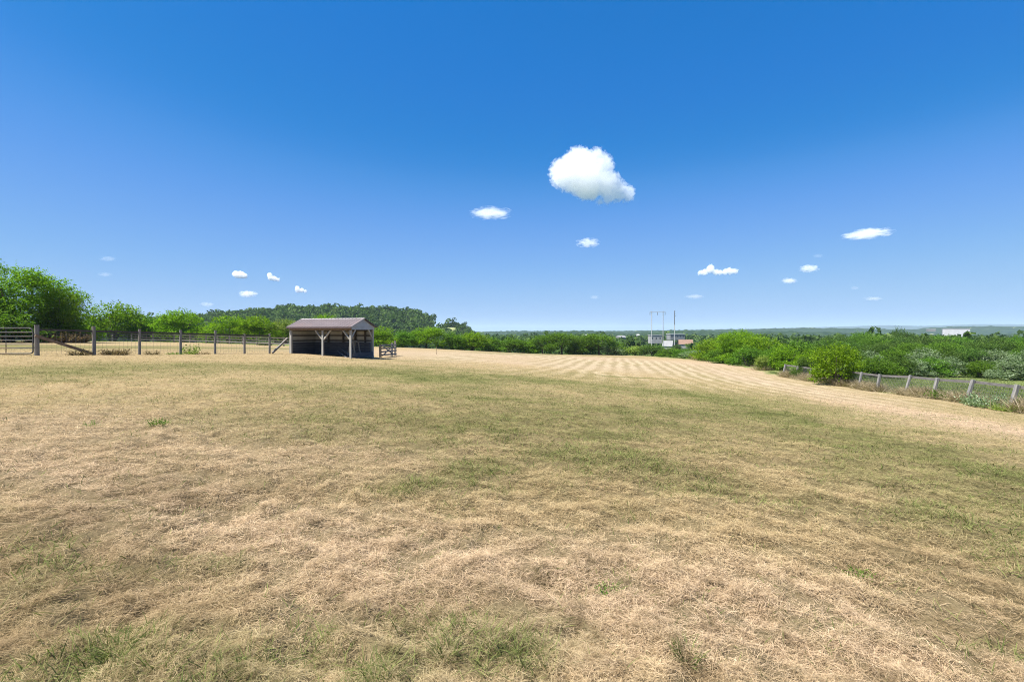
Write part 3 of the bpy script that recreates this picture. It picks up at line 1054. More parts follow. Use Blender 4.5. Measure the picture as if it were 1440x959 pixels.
MB().bar(loc_of(fence, p.x + .25, p.y - .1, zb + .05), loc_of(fence, q.x + .05, q.y - .1, h1(q.x, q.y) + 1.12), .10, .12).build('brace', M['wood_grey'], fence, label='short slanting brace rising to the shed')
# bay between last post and shed
w = MB()
for k in range(7):
    f = .06 + k * .16
    w.bar(loc_of(fence, p.x, p.y, zb + f), loc_of(fence, q.x, q.y, h1(q.x, q.y) + f), .006, .006)
w.build('wire_mesh', M['wire'], fence)

# tube gate
gp = on_line(49, FA, FB)
gdir = Vector((-1.0, -.05)).normalized()
gz = h1(gp.x, gp.y) + .10
gate = thing('tube_gate', 'grey metal tube gate at the left edge hung beside the thick post', 'gate', (gp.x - .05, gp.y - .02, gz), math.atan2(gdir.y, gdir.x))
W_, H_ = 3.6, 1.24
fr = []
for cx_, cz_, a0 in ((.22, .1, 180), (W_ - .22, .1, 270), (W_ - .22, H_ - .2, 0), (.22, H_ - .2, 90)):
    for k in range(6):
        a = math.radians(a0 + k * 18)
        fr.append((cx_ + .2 * math.cos(a), 0, cz_ + (.2 if cz_ > .5 else .1) * math.sin(a)))
fr.append(fr[0])
MB().tube(fr, .03, 8).build('gate_frame', M['galv'], gate)
for z in (.27, .45, .64, .83, 1.03):
    MB().tube([(.03, 0, z), (W_ - .03, 0, z)], .024, 8).build('gate_rail', M['galv'], gate)
for x in (1.3, 2.5):
    MB().bar((x, -.03, .02), (x, -.03, H_ - .02), .04, .012, (0, 1, 0)).build('gate_stay', M['galv'], gate)
for z in (.3, .95):
    MB().tube([(-.14, 0, z), (.02, 0, z)], .02, 6).build('hinge', M['galv'], gate)

# brush along its foot
for px, py, L, sp, n, mat, lab in [
    (162, 497, .42, .5, 260, 'redweed', 'spreading dry brush between the second and third fence posts'),
    (112, 497, .34, .35, 160, 'redweed', 'dark dead brush under the slanting brace by the gate'),
    (214, 498, .30, .25, 100, 'redweed', 'small dry brush just right of the third fence post'),
    (245, 498, .22, .35, 90, 'weed', 'low green weed left of the fourth fence post'),
    (268, 498, .7, .25, 60, 'yellowish', 'tall sparse green weed right of the fourth fence post'),
    (282, 498, .22, .5, 90, 'redweed', 'low brown weed before the fifth fence post'),
]:
    p = on_line(px, FA, FB)
    tuft('brush_clump', lab, 'weed', p.x, p.y, mat, n, L, .016, sp, (15, 80), 'weeds along the wire fence', leafy=True)
for px, dep, top, L, sp, n, mat, lab in [(92, 62, 470, 1.5, 2.0, 900, 'redweed', 'tall rusty brush in front of the tall trees behind the slanting brace'),
                                         (62, 62, 470, 1.1, 1.6, 500, 'redweed', 'lower rusty brush behind the thick gate post'),
                                         (372, 78, 470, 1.2, .9, 260, 'silver', 'pale grey weed clump at the board fence near the shed')]:
    tuft('brush_clump', lab, 'weed', (px - CX) / F * dep, dep, mat, n, L, .035, sp, (30, 88), None, leafy=True)

# ------------------------------------------------------------------ rear board fence
bf = [(-20, 72), (60, 74), (130, 80), (185, 84), (245, 85), (290, 83.5), (323, 81), (361, 77), (399, 73), (425, 70)]
bpts = []
for (u0, d0), (u1, d1) in zip(bf[:-1], bf[1:]):
    a, b = Vector(((u0 - CX) / F * d0, d0)), Vector(((u1 - CX) / F * d1, d1))
    k = max(1, round((b - a).length / 3.0))
    for i in range(k):
        bpts.append(a.lerp(b, i / k))
bpts.append(Vector(((425 - CX) / F * 70, 70)))
bfence = thing('board_fence', 'dark three board fence along the shrubs behind the wire fence', 'fence', (bpts[0].x, bpts[0].y, h1(*bpts[0])))
for p in bpts:
    z = h1(p.x, p.y)
    MB().bar(loc_of(bfence, p.x, p.y, z - .3), loc_of(bfence, p.x, p.y, z + 1.32), .15, .15).build('post', M['wood_grey'], bfence)
for p, q in zip(bpts[:-1], bpts[1:]):
    zp, zq = h1(p.x, p.y), h1(q.x, q.y)
    n_ = Vector((q.y - p.y, p.x - q.x)).normalized() * .1
    for f in (.38, .78, 1.18):
        MB().bar(loc_of(bfence, p.x + n_.x, p.y + n_.y, zp + f), loc_of(bfence, q.x + n_.x, q.y + n_.y, zq + f), .03, .16).build('rail', M['wood_grey' if f < .5 else 'wood_dark'], bfence)

# ------------------------------------------------------------------ run-in shed
TH = math.radians(20)
u_fr, z_fr = (493.5 - CX) / F, 36.0
SL, SW = 5.45, 2.75
fr_ = Vector((u_fr * z_fr, z_fr))
ux, uy = Vector((math.cos(TH), -math.sin(TH))), Vector((math.sin(TH), math.cos(TH)))
fl_ = fr_ - ux * SL
sz = h1(fl_.x, fl_.y)
shed = thing('run_in_shed', 'open fronted livestock shed with brown metal roof and pale posts', 'shed', (fl_.x, fl_.y, sz), -TH)


def sg(x, y):
    w = fl_ + ux * x + uy * y
    return h1(w.x, w.y) - sz


EZ = .36 - sz                                     # eave height above the left front corner
RZ = EZ + .56
PW = .13
for (x, y) in ((.08, .08), (2.95, .08), (SL - .08, .08), (SL - .08, SW - .08)):
    MB().box(x - PW / 2, x + PW / 2, y - PW / 2, y + PW / 2, sg(x, y) - .3, EZ - .12).build('post', M['post_white'], shed, .008)
MB().box(-.02, SL + .02, .0, .05, EZ - .30, EZ - .06).build('header_beam', M['wood_brown'], shed)
MB().box(SL - .05, SL, .055, SW, EZ - .24, EZ - .05).build('header_beam', M['gable'], shed)


def sbrace(a, b):
    MB().bar(a, b, .09, .09, (.3, 1, .2)).build('brace', M['post_white'], shed)


for x, s in ((2.95, -1), (2.95, 1), (SL - .08, -1)):
    sbrace((x + s * .06, .10, EZ - .95), (x + s * .72, .10, EZ - .24))
sbrace((SL - .08, .14, EZ - .85), (SL - .08, .62, EZ - .22))
sbrace((SL - .08, SW - .14, EZ - .85), (SL - .08, SW - .62, EZ - .22))
# walls: sheeting outside, girts, kick boards inside
MB().box(-.02, SL - .16, SW - .02, SW + .01, sg(2, SW) - .3, EZ - .02).build('back_wall', M['inwall'], shed)
MB().box(-.03, 0, .0, SW - .03, sg(0, 1) - .3, EZ - .02).build('side_wall', M['inwall'], shed)
for z in (.30, .68, 1.06):
    MB().box(.02, SL - .18, SW - .09, SW - .024, EZ - z - .05, EZ - z + .05).build('girt', M['girt'], shed)
    MB().box(.004, .07, .17, SW - .10, EZ - z - .05, EZ - z + .05).build('girt', M['girt'], shed)
for x in (1.35, 2.75, 3.85, 4.75):
    MB().box(x - .06, x + .06, SW - .2, SW - .094, sg(x, SW) - .3, EZ - .03).build('wall_stud', M['girt'], shed)
kb = MB()
for k in range(6):
    z = EZ - 1.28 - k * .185
    kb.box(.02, SL - .18, SW - .25, SW - .21, z - .088, z + .088)
kb.build('kick_boards', M['kick'], shed)
kb = MB()
for k in range(6):
    z = EZ - 1.28 - k * .185
    kb.box(.075, .11, .18, SW - .27, z - .088, z + .088)
kb.build('kick_boards', M['kick'], shed)
kb = MB()
for k in range(2):
    z = EZ - 1.98 - k * .185
    kb.box(SL - .04, SL, .2, SW - .18, z - .088, z + .088)
kb.build('kick_boards', M['kick'], shed)
# gable and roof
for x0 in (SL + .0, -.06):
    MB().prism([(x0, .0, EZ - .05), (x0, SW, EZ - .05), (x0, SW / 2, RZ - .04)], (.04, 0, 0)).build('gable', M['gable'], shed)
OV, OX = .16, .14
e1 = (RZ - EZ) / (SW / 2)
for side in (0, 1):
    y0, y1 = (-OV, SW / 2) if side == 0 else (SW + OV, SW / 2)
    za = EZ - OV * e1
    mb = MB().prism([(-OX, y0, za), (SL + OX, y0, za), (SL + OX, y1, RZ), (-OX, y1, RZ)], (0, 0, .03))
    rf = mb.build('roof_sheet', M['roof'], shed)
    rb = MB()
    nx = 18
    for k in range(nx + 1):
        x = -OX + .03 + (SL + 2 * OX - .06) * k / nx
        rb.bar((x, y0, za + .033), (x, y1 - .01 * (1 if side == 0 else -1), RZ + .033), .025, .02)
    rb.build('roof_rib', M['roof'], rf)
MB().bar((-OX, -OV - .012, EZ - OV * e1 - .03), (SL + OX, -OV - .012, EZ - OV * e1 - .03), .02, .12).build('fascia', M['fascia'], shed)
for x in (-OX - .012, SL + OX + .012):
    MB().bar((x, -OV, EZ - OV * e1 + .0), (x, SW / 2 - .002, RZ), .022, .09).build('rake_trim', M['trim'], shed)
    MB().bar((x, SW + OV, EZ - OV * e1 + .0), (x, SW / 2 + .002, RZ), .022, .09).build('rake_trim', M['fascia'], shed)
MB().prism([(-OX, SW / 2 - .07, RZ + .0), (-OX, SW / 2, RZ + .055), (-OX, SW / 2 + .07, RZ)], (SL + 2 * OX, 0, 0)).build('ridge_cap', M['trim'], shed)


def sworld(x, y, z):
    w = fl_ + ux * x + uy * y
    return Vector((w.x, w.y, sz + z))


# things stored in the shed
for a, b, w_, lab in [((3.05, 1.9, .62), (4.9, .75, .06), .14, 'long pale board propped slanting inside the shed'),
                      ((3.0, 1.6, .40), (4.6, .55, .02), .12, 'shorter pale board lying below the long one in the shed')]:
    a = Vector((a[0], a[1], a[2] + sg(a[0], a[1])))
    b = Vector((b[0], b[1], b[2] + sg(b[0], b[1])))
    o = thing('loose_board', lab, 'board', sworld(*b), -TH)
    MB().bar((0, 0, 0), a - b, w_, .03).build('plank', M['wood_pale'], o)
rk = thing('trestle', 'grey timber trestle standing at the open end of the shed', 'trestle', sworld(4.55, 1.55, sg(4.55, 1.55)), -TH)
for s in (-1, 1):
    for t_ in (-1, 1):
        MB().bar((s * .38, t_ * .3, -.03), (s * .12, t_ * .3, 1.15), .07, .07, (0, 1, 0)).build('leg', M['wood_grey'], rk)
MB().bar((-.02, -.38, 1.17), (-.02, .38, 1.17), .1, .1).build('top_beam', M['wood_grey'], rk)
MB().bar((-.27, -.34, .5), (-.27, .34, .5), .03, .09).build('cross_bar', M['wood_grey'], rk)
lb = thing('ground_board', 'flat grey board lying on the ground across the shed open end', 'board', sworld(SL - .2, .55, sg(SL - .2, .55) + .03), -TH)
MB().bar((-.6, -.1, .0), (.5, 1.7, .02), .16, .05).build('plank', M['wood_pale'], lb)

# wooden hurdle right of the shed
hd = 43.0
h0, h2 = Vector(((535 - CX) / F * 40.5, 40.5)), Vector(((556 - CX) / F * 46.5, 46.5))
hur = thing('wooden_hurdle', 'weathered wooden rail hurdle standing right of the shed', 'fence', (h0.x, h0.y, h1(h0.x, h0.y)))
random.seed(8)
for t_, hh, mt in ((0, 1.02, 'wood_dark'), (.72, 1.15, 'wood_grey'), (1, 1.35, 'wood_grey')):
    p = h0.lerp(h2, t_)
    z = h1(p.x, p.y)
    MB().bar(loc_of(hur, p.x, p.y, z - .3), loc_of(hur, p.x + random.uniform(-.05, .05), p.y, z + hh), .16, .16).build('post', M[mt], hur)
p, q = h0, h2
zp, zq = h1(p.x, p.y), h1(q.x, q.y)
for f in (.18, .45, .72, .98):
    MB().bar(loc_of(hur, p.x + .1, p.y, zp + f + random.uniform(-.03, .03)), loc_of(hur, q.x + .1, q.y, zq + f + random.uniform(-.03, .03)), .035, .12).build('rail', M['wood_pale'], hur)
m_ = h0.lerp(h2, .72)
MB().bar(loc_of(hur, p.x + .14, p.y, zp + .92), loc_of(hur, m_.x + .14, m_.y, h1(m_.x, m_.y) + .16), .035, .1).build('brace', M['wood_pale'], hur)
MB().bar(loc_of(hur, p.x + .17, p.y, zp + .14), loc_of(hur, m_.x + .17, m_.y, h1(m_.x, m_.y) + .92), .035, .1).build('brace', M['wood_grey'], hur)

# thin marker stake out in the field
sx, sy = pix(614, 499)
st = thing('marker_stake', 'thin upright stake alone in the field right of the hurdle', 'stake', (sx, sy, h1(sx, sy)))
MB().tube([(0, 0, -.2), (.01, 0, .5), (-.01, 0, .98)], .03, 6, .025, .1).build('shaft', M['wood_brown'], st)

# ------------------------------------------------------------------ right leaning fence
RP = [(24.5, 25.2), (25.0, 28.2), (25.5, 31.1), (26.0, 33.9), (26.5, 37.2), (26.98, 39.9), (27.5, 43.2), (28.0, 46.2), (28.5, 49.3), (29.0, 52.5), (29.6, 56.0)]
RP = [(24.0, 22.2), (23.5, 19.2)][::-1] + RP
rfence = thing('leaning_fence', 'weathered post and wire fence with leaning posts along the right side', 'fence', (RP[2][0], RP[2][1], h1(*RP[2])))
random.seed(21)
rb_ = []
for i, (x, y) in enumerate(RP):
    z = h1(x, y)
    hh = random.uniform(1.22, 1.32)
    lean = random.uniform(.24, .32) * hh
    if i == 6:
        lean *= .6
    a = loc_of(rfence, x, y, z - .3)
    b = loc_of(rfence, x + lean, y + random.uniform(-.06, .06), z + hh)
    dv = Vector((lean, 0, hh))
    a -= dv.normalized() * .0
    mbp = MB()
    wz = .17 if i in (2,) else random.uniform(.13, .16)
    mbp.bar(a - Vector((lean * .24, 0, 0)), b, wz, .085 + wz * .45, (0, 1, 0)).build('post', M['wood_pale'], rfence, .012)
    rb_.append((x, y, z, b))
for (x, y, z, b), (x2, y2, z2, b2) in zip(rb_[:-1], rb_[1:]):
    o_ = Vector((.10, 0, -.13))
    MB().bar(b + o_, b2 + o_, .035, .15).build('top_rail', M['rail_dark'], rfence)
    w = MB()
    L = math.hypot(x2 - x, y2 - y)
    A0, A1 = loc_of(rfence, x, y, z), loc_of(rfence, x2, y2, z2)
    off = Vector((.11, 0, 0))
    for k in range(7):
        f = .08 + k * .13
        w.bar(A0.lerp(b, f) + off, A1.lerp(b2, f) + off, .009, .009)
    m = int(L / .16)
    for k in range(1, m):
        lo, hi = A0.lerp(A1, k / m), b.lerp(b2, k / m)
        w.bar(lo.lerp(hi, .06) + off, lo.lerp(hi, .87) + off, .008, .008)
    w.build('wire_mesh', M['wire'], rfence)


def strip_weeds():
    """dry grass standing along the fence foot"""
    rng = RNG
    parts = []
    for (x, y), (x2, y2) in zip(RP[:-1], RP[1:]):
        n = 3600
        t = rng.random(n)
        cl = fbm(t * 3 + x * 7, np.zeros(n) + y, 3, 2)
        kp = rng.random(n) < np.clip((cl - .25) * 2.4, .05, 1)
        t = t[kp]
        cl = cl[kp]
        n = len(t)
        px = x + (x2 - x) * t + rng.normal(.05, .30, n)
        py = y + (y2 - y) * t
        ang = rng.uniform(0, 2 * PI, n)
        tilt = np.radians(rng.uniform(20, 85, n))
        D = np.stack([np.cos(ang) * np.cos(tilt), np.sin(ang) * np.cos(tilt), np.sin(tilt)], 1)
        L = rng.uniform(.25, .9, n) * (.45 + cl)
        bend = np.stack([np.cos(ang), np.sin(ang), np.full(n, -.6)], 1) * (L * rng.uniform(.1, .5, n))[:, None]
        parts.append(ribbons(np.stack([px, py, H0(px, py) - .02], 1), D, L, rng.uniform(.010, .022, n), bend, np.zeros(n), rng.random(n)))
    V, Fq, R = merge(parts)
    link('dry_weeds', mesh_np('dry_weeds', V, Fq, M['dryweed'], {'rnd': R}), None, kind='stuff', label='dry tan weeds standing along the foot of the leaning fence', category='weeds')
    # greener weeds in the pasture behind
    n = 60000
    y = rng.uniform(20, 62, n)
    lx = 24.5 + .168 * (y - 25.2)
    x = lx + .3 + np.abs(rng.normal(0, 9, n))
    ang = rng.uniform(0, 2 * PI, n)
    tilt = np.radians(rng.uniform(35, 85, n))
    D = np.stack([np.cos(ang) * np.cos(tilt), np.sin(ang) * np.cos(tilt), np.sin(tilt)], 1)
    cl = fbm(x * .3, y * .3, 55, 3)
    L = rng.uniform(.08, .3, n) * (.4 + 1.5 * np.clip(cl - .3, 0, 1) * 2)
    bend = np.stack([np.cos(ang), np.sin(ang), np.full(n, -.5)], 1) * (L * rng.uniform(.1, .5, n))[:, None]
    V, Fq, R = ribbons(np.stack([x, y, H0(x, y) - .02], 1), D, L, rng.uniform(.012, .03, n), bend, np.zeros(n), rng.random(n))
    link('pasture_grass', mesh_np('pasture_grass', V, Fq, M['pasture'], {'rnd': R}), None, kind='stuff', label='longer green grass in the pasture beyond the leaning fence', category='grass')


strip_weeds()
for px, d, L, sp, n, mat, lab in [(1392, 26.0, .75, .75, 380, 'silver', 'grey green weed clump beside the nearest leaning post'),
                                  (1335, 30.0, .65, .8, 340, 'weed', 'dark green weeds between the two nearest visible leaning posts'),
                                  (1280, 33.6, .6, .7, 300, 'dryweed', 'straw coloured brush heap at the fence foot mid way'),
                                  (1188, 41.6, .8, .6, 260, 'dryweed', 'tall tan weeds just right of the lone bushy shrub'),
                                  (1150, 47.2, .85, .7, 260, 'dryweed', 'pale weeds between the lone shrub and the first leaning post'),
                                  (1070, 66.0, .9, 1.0, 300, 'dryweed', 'pale dry grass clump at the foot of the tall hedge'),
                                  (985, 98.0, 1.2, 1.6, 320, 'dryweed', 'dry grass clump at the far end of the tall hedge'),
                                  (1418, 24.6, .45, .5, 200, 'yellowish', 'yellow green weed at the foot of the nearest leaning post')]:
    x = (px - CX) / F * d
    tuft('weed_clump', lab, 'weed', x, d, mat, n, L, .016 * max(1, d / 40), sp, (25, 85), 'weeds along the leaning fence', leafy=mat != 'dryweed')

# ------------------------------------------------------------------ the wooded hill and far ridges
def prof(px, pts):
    return np.interp(px, [p[0] for p in pts], [p[1] for p in pts])


HILL = [(120, 462), (225, 457), (290, 455), (340, 449), (400, 443), (450, 442), (500, 442), (535, 444), (565, 447), (590, 451), (606, 456), (612, 466), (619, 466), (625, 461), (640, 460), (652, 463), (662, 468), (674, 475), (690, 482), (705, 484), (720, 484), (800, 486)]


def hill_z(x, y):
    px = x / 640.0 * F + CX
    top = -(prof(px, HILL) - HY) / F * 640.0
    b = -17.0
    t = np.clip((y - 420) / 220.0, 0, 1)
    t2 = np.clip(1 - (y - 640) / 260.0, 0, 1)
    s = lambda v: v * v * (3 - 2 * v)
    return b + (top - b) * np.where(y < 640, s(t), s(t2))


def build_hill():
    gx = np.linspace(-540, 70, 95)
    gy = np.linspace(410, 900, 60)
    X, Y = np.meshgrid(gx, gy)
    Z = hill_z(X, Y)
    V = np.stack([X.ravel(), Y.ravel(), Z.ravel()], 1)
    nx, ny = len(gx), len(gy)
    i, j = np.meshgrid(np.arange(ny - 1), np.arange(nx - 1), indexing='ij')
    Fq = np.stack([i * nx + j, i * nx + j + 1, (i + 1) * nx + j + 1, (i + 1) * nx + j], -1).reshape(-1, 4)
    link('wooded_hill', mesh_np('wooded_hill', V, Fq, M['meadow'], smooth=True), None, kind='structure')


build_hill()


def wood_stuff(name, label, xs, ys, zs, rad, mat, leaves=90, seed=0, leaf=1.5):
    """far woodland: every crown a dome of leaf clumps, all one mass"""
    rng = np.random.default_rng(seed)
    n = len(xs)
    k = np.repeat(np.arange(n), leaves)
    m = len(k)
    d = rand_dir(rng, m)
    d[:, 2] = np.abs(d[:, 2]) * 1.0 - .15
    # several sub-lobes per crown
    sub = rng.normal(0, .36, (n, 5, 3))
    si = rng.integers(0, 5, m)
    R = rad[k][:, None]
    P = np.stack([xs, ys, zs], 1)[k] + sub[k, si] * R + d * R * .62 * rng.uniform(.75, 1.05, (m, 1))
    P[:, 2] += rad[k] * 1.0
    D = norm(rand_dir(rng, m) + d * .4)
    Nn = norm(d + rand_dir(rng, m) * .7)
    L = rng.uniform(.8, 1.4, m) * leaf * rad[k] / 5.0
    rnd = np.clip(rng.normal(.45, .22, n)[k] + rng.normal(0, .14, m), 0, 1)
    V, Fq, Rr = leaf_quads(P - D * L[:, None] * .5, D, Nn, L, L * .85, rnd)
    link(name, mesh_np(name, V, Fq, M[mat], {'rnd': Rr}), None, kind='stuff', label=label, category='woodland')


rng = np.random.default_rng(3)
n = 3700
xs, ys = rng.uniform(-520, 60, n), rng.uniform(425, 700, n)
px = xs / ys * F + CX
clear = (px > 621) & (px < 642) & (ys < 620) & (ys > 540)
gap = (px > 606) & (px < 624) & (ys > 520)
edge = xs < -30
kp = ~clear & ~gap & (px < 770)
xs, ys = xs[kp], ys[kp]
rad = rng.uniform(3.6, 7.2, len(xs)) * np.clip((705 - px[kp]) / 90, .42, 1)
wood_stuff('hill_woodland', 'continuous dark woodland covering the hill behind the shed', xs, ys, hill_z(xs, ys) - 1.5, rad, 'hill', 130, 4, 1.7)
# valley woods to the right and centre
n = 3600
ys = np.exp(rng.uniform(math.log(165), math.log(1000), n))
pxx = rng.uniform(960, 1620, n)
xs = (pxx - CX) / F * ys
low = (pxx < 1185) & (ys < 210)
den = fbm(xs * .006, ys * .006, 91, 3)
kp = ~low & ~((pxx < 992) & (ys < 480)) & (den > np.where(pxx > 1190, .30, .44))
xs, ys = xs[kp], ys[kp]
rad = rng.uniform(3.0, 5.6, len(xs)) * np.clip(ys / 420, .9, 1.5)
wood_stuff('valley_woodland', 'mixed woodland spreading over the low valley on the right', xs, ys, H0(xs, ys) - 1.0, rad, 'hill', 70, 5, 2.0)
n = 1500
ys = np.exp(rng.uniform(math.log(210), math.log(1100), n))
pxx = rng.uniform(665, 985, n)
xs = (pxx - CX) / F * ys
den = fbm(xs * .006 + 9, ys * .006, 95, 3)
kp = (den > .36) & ~((np.abs(pxx - 937) < 42) & (ys < 470))
xs, ys = xs[kp], ys[kp]
rad = rng.uniform(3.0, 5.6, len(xs)) * np.clip(ys / 420, .8, 1.5)
wood_stuff('valley_woodland', 'scattered woodland in the valley beyond the far hedge', xs, ys, H0(xs, ys) - 1.0, rad, 'hill', 70, 6, 2.0)


def ridge(name, dist, depth, pts, canopy, mat, x_over=1.0):
    """a far hill ridge: a long heightfield with a tree-rough skyline"""
    p0, p1 = pts[0][0], pts[-1][0]
    nx = int((p1 - p0) * 1.2)
    pxs = np.linspace(p0, p1, nx)
    ny = 26
    rows_ = []
    for j in range(ny):
        t = j / (ny - 1)
        d = dist + (t - .5) * depth
        x = (pxs - CX) / F * dist
        y = np.full(nx, d)
        topz = -(prof(pxs, pts) - HY) / F * dist
        b = H0(x, y) - 4
        s = math.sin(PI * min(1, t * 1.0)) ** .8
        z = b + (topz - b) * s
        z += canopy * (fbm(x / canopy / 2.2, y / canopy / 2.2, 13, 3) - .6) * 1.6 * min(1, 3 * s)
        rows_.append(np.stack([x, y, z], 1))
    V = np.concatenate(rows_)
    i, j = np.meshgrid(np.arange(ny - 1), np.arange(nx - 1), indexing='ij')
    Fq = np.stack([i * nx + j, i * nx + j + 1, (i + 1) * nx + j + 1, (i + 1) * nx + j], -1).reshape(-1, 4)
    link(name, mesh_np(name, V, Fq, M[mat], smooth=False), None, kind='structure')


def ridge_mat(name, fields):
    m, nt, N, L = new_mat(name)
    geo = nd(nt, 'ShaderNodeNewGeometry')
    mp = nd(nt, 'ShaderNodeMapping')
    mp.inputs['Scale'].default_value = (.35, 1, 1.6)
    L.new(geo.outputs['Position'], mp.inputs['Vector'])
    f = noise(nt, mp.outputs[0], .012, 3)
    t = noise(nt, geo.outputs['Position'], .06, 4)
    col = mixc(nt, mapr(nt, t, .35, .65), (0.012, 0.028, 0.012), (0.035, 0.06, 0.022))
    col = mixc(nt, mapr(nt, f, fields, fields + .03), col, (0.2, 0.22, 0.10))
    d = nd(nt, 'ShaderNodeBsdfDiffuse')
    L.new(col, d.inputs[0])
    o = nd(nt, 'ShaderNodeOutputMaterial')
    L.new(d.outputs[0], o.inputs[0])
    return m


M['ridge'] = ridge_mat('ridge_wood', .66)
M['ridge_far'] = ridge_mat('ridge_far_wood', .8)
ridge('hills', 1500, 500, [(480, 474), (640, 472), (690, 471), (760, 467), (800, 465), (850, 467), (880, 469), (915, 467), (950, 465), (990, 466), (1040, 467), (1090, 466), (1150, 467), (1250, 470), (1320, 471), (1440, 470), (1700, 470)], 9, 'ridge')
ridge('hills', 2600, 900, [(620, 467), (760, 465), (850, 466), (960, 464), (1060, 463), (1130, 461), (1200, 462), (1290, 464), (1330, 460), (1390, 459), (1440, 460), (1700, 461)], 9, 'ridge')
ridge('mountains', 8500, 1800, [(760, 466), (980, 464), (1080, 462), (1180, 459.5), (1240, 457.5), (1300, 458.5), (1370, 456), (1440, 456), (1560, 458), (1800, 461)], 12, 'ridge_far')

# ------------------------------------------------------------------ far buildings
def building(name, label, cat, px, d, w, l, hh, rise, wall, roof, rz=0.0, base=None, windows=3, group=None):
    x = (px - CX) / F * d
    z = h1(x, d) if base is None else base
    t = thing(name, label, cat, (x, d, z), rz, group)
    MB().box(-w / 2, w / 2, -l / 2, l / 2, -1.0, hh).build('wall', M[wall], t)
    if rise > .8:
        MB().prism([(-w / 2 - .3, -l / 2 - .4, hh + .01), (-w / 2 - .3, l / 2 + .4, hh + .01), (-w / 2 - .3, 0, hh + rise)], (w + .6, 0, 0)).build('roof', M[roof], t)
    else:
        MB().box(-w / 2 - .3, w / 2 + .3, -l / 2 - .3, l / 2 + .3, hh + .01, hh + .01 + rise).build('roof', M[roof], t)
    for k in range(windows):
        xx = -w / 2 + w * (k + .5) / windows
        MB().box(xx - .45, xx + .45, -l / 2 - .06, -l / 2 - .004, hh * .45, hh * .72).build('window', M['darkglass'], t)
    return t


def bz(py, d):
    return -(py - HY) / F * d


building('farm_building', 'long white flat roofed building behind the power poles', 'building', 950, 470, 13.5, 9, 4.0, .5, 'white', 'greyroof', .1, bz(476.5, 470), 5)
building('farm_building', 'grey weathered building behind the left power pole', 'building', 921, 430, 9.5, 8, 5.5, .5, 'greywall', 'greywall', .0, bz(481, 430), 3)
building('farm_barn', 'barn with broad white roof between the power poles', 'barn', 939.5, 395, 7, 9, 1.2, 4.2, 'greywall', 'white', -.45, bz(489, 395), 1)
building('farm_house', 'house with orange roof right of the white roofed barn', 'house', 964, 400, 10, 9, 2.2, 3.6, 'greywall', 'orange', -.2, bz(488, 400), 2)
building('farm_barn', 'small white gable roofed barn beyond the middle hedge', 'barn', 873, 520, 7.5, 8, 2.2, 2.0, 'white', 'white', .3, bz(477.5, 520), 1)
building('farm_house', 'tiny white house left of the power poles', 'house', 897, 600, 2.6, 3, 2.2, 1.2, 'white', 'greyroof', .1, bz(474, 600), 1)
building('farm_house', 'tiny white house showing through the middle hedge skyline', 'house', 823, 620, 5.0, 4, 2.0, 1.0, 'white', 'greyroof', .1, bz(474, 620), 1)
building('warehouse', 'large white warehouse on the skyline at the right', 'warehouse', 1344, 620, 25, 9, 8.6, .5, 'warehouse', 'warehouse', -.62, bz(472.5, 620), 0)
building('warehouse', 'low white shed with long roof left of the large warehouse', 'warehouse', 1309, 640, 9, 4, 1.6, .4, 'white', 'greyroof', -.6, bz(465.0, 640), 0)

for px, top, w, leaf, lab in [(926, 485, 20, 'mid', 'small tree below the grey building at the left power pole'), (953, 483, 16, 'dark', 'small dark tree between the white roofed barn and the orange roof'),
                              (974, 481, 22, 'mid', 'small tree covering the right end of the orange roofed house')]:
    plant('valley_tree', lab, 'tree', px, 300, top, w, 'tree', leaf)
# power poles
def pole(px, d, top, basepy, r, dark):
    x = (px - CX) / F * d
    return x, bz(top, d), bz(basepy, d)


D_ = 330
xa, zt, zb = pole(916.5, D_, 437.5, 487, .2, 0)
xb, _, _ = pole(932.5, D_, 437.5, 487, .2, 0)
hp = thing('power_pole_pair', 'pale power poles joined by a crossarm at the top', 'power pole', (xa, D_, h1(xa, D_)))
zz = hp.location.z
for x in (0, xb - xa):
    MB().tube([(x, 0, -1), (x, 0, zt - zz)], .25, 8, .2).build('pole', M['pole'], hp)
MB().bar((-1.4, -.28, zt - zz - .6), (xb - xa + 1.4, -.28, zt - zz - .6), .13, .2).build('crossarm', M['pole'], hp)
for x in (-1.2, (xb - xa) / 2, xb - xa + 1.2):
    MB().tube([(x, -.28, zt - zz - .75), (x, -.28, zt - zz - 2.6)], .13, 6).build('insulator', M['poledark'], hp)
xc, zt, zb = pole(948.6, D_, 437, 490, .2, 1)
sp = thing('power_pole', 'single power pole with dark top right of the linked pair', 'power pole', (xc, D_, h1(xc, D_)))
zz = sp.location.z
MB().tube([(0, 0, -1), (0, 0, zt - zz - 9)], .25, 8, .22).build('pole', M['pole'], sp)
MB().tube([(0, 0, zt - zz - 9), (0, 0, zt - zz)], .22, 8, .18).build('pole_top', M['poledark'], sp)
for k in range(3):
    MB().tube([(.1, 0, zt - zz - .6 - k * 1.4), (.75, 0, zt - zz - .4 - k * 1.4)], .11, 6).build('insulator', M['poledark'], sp)

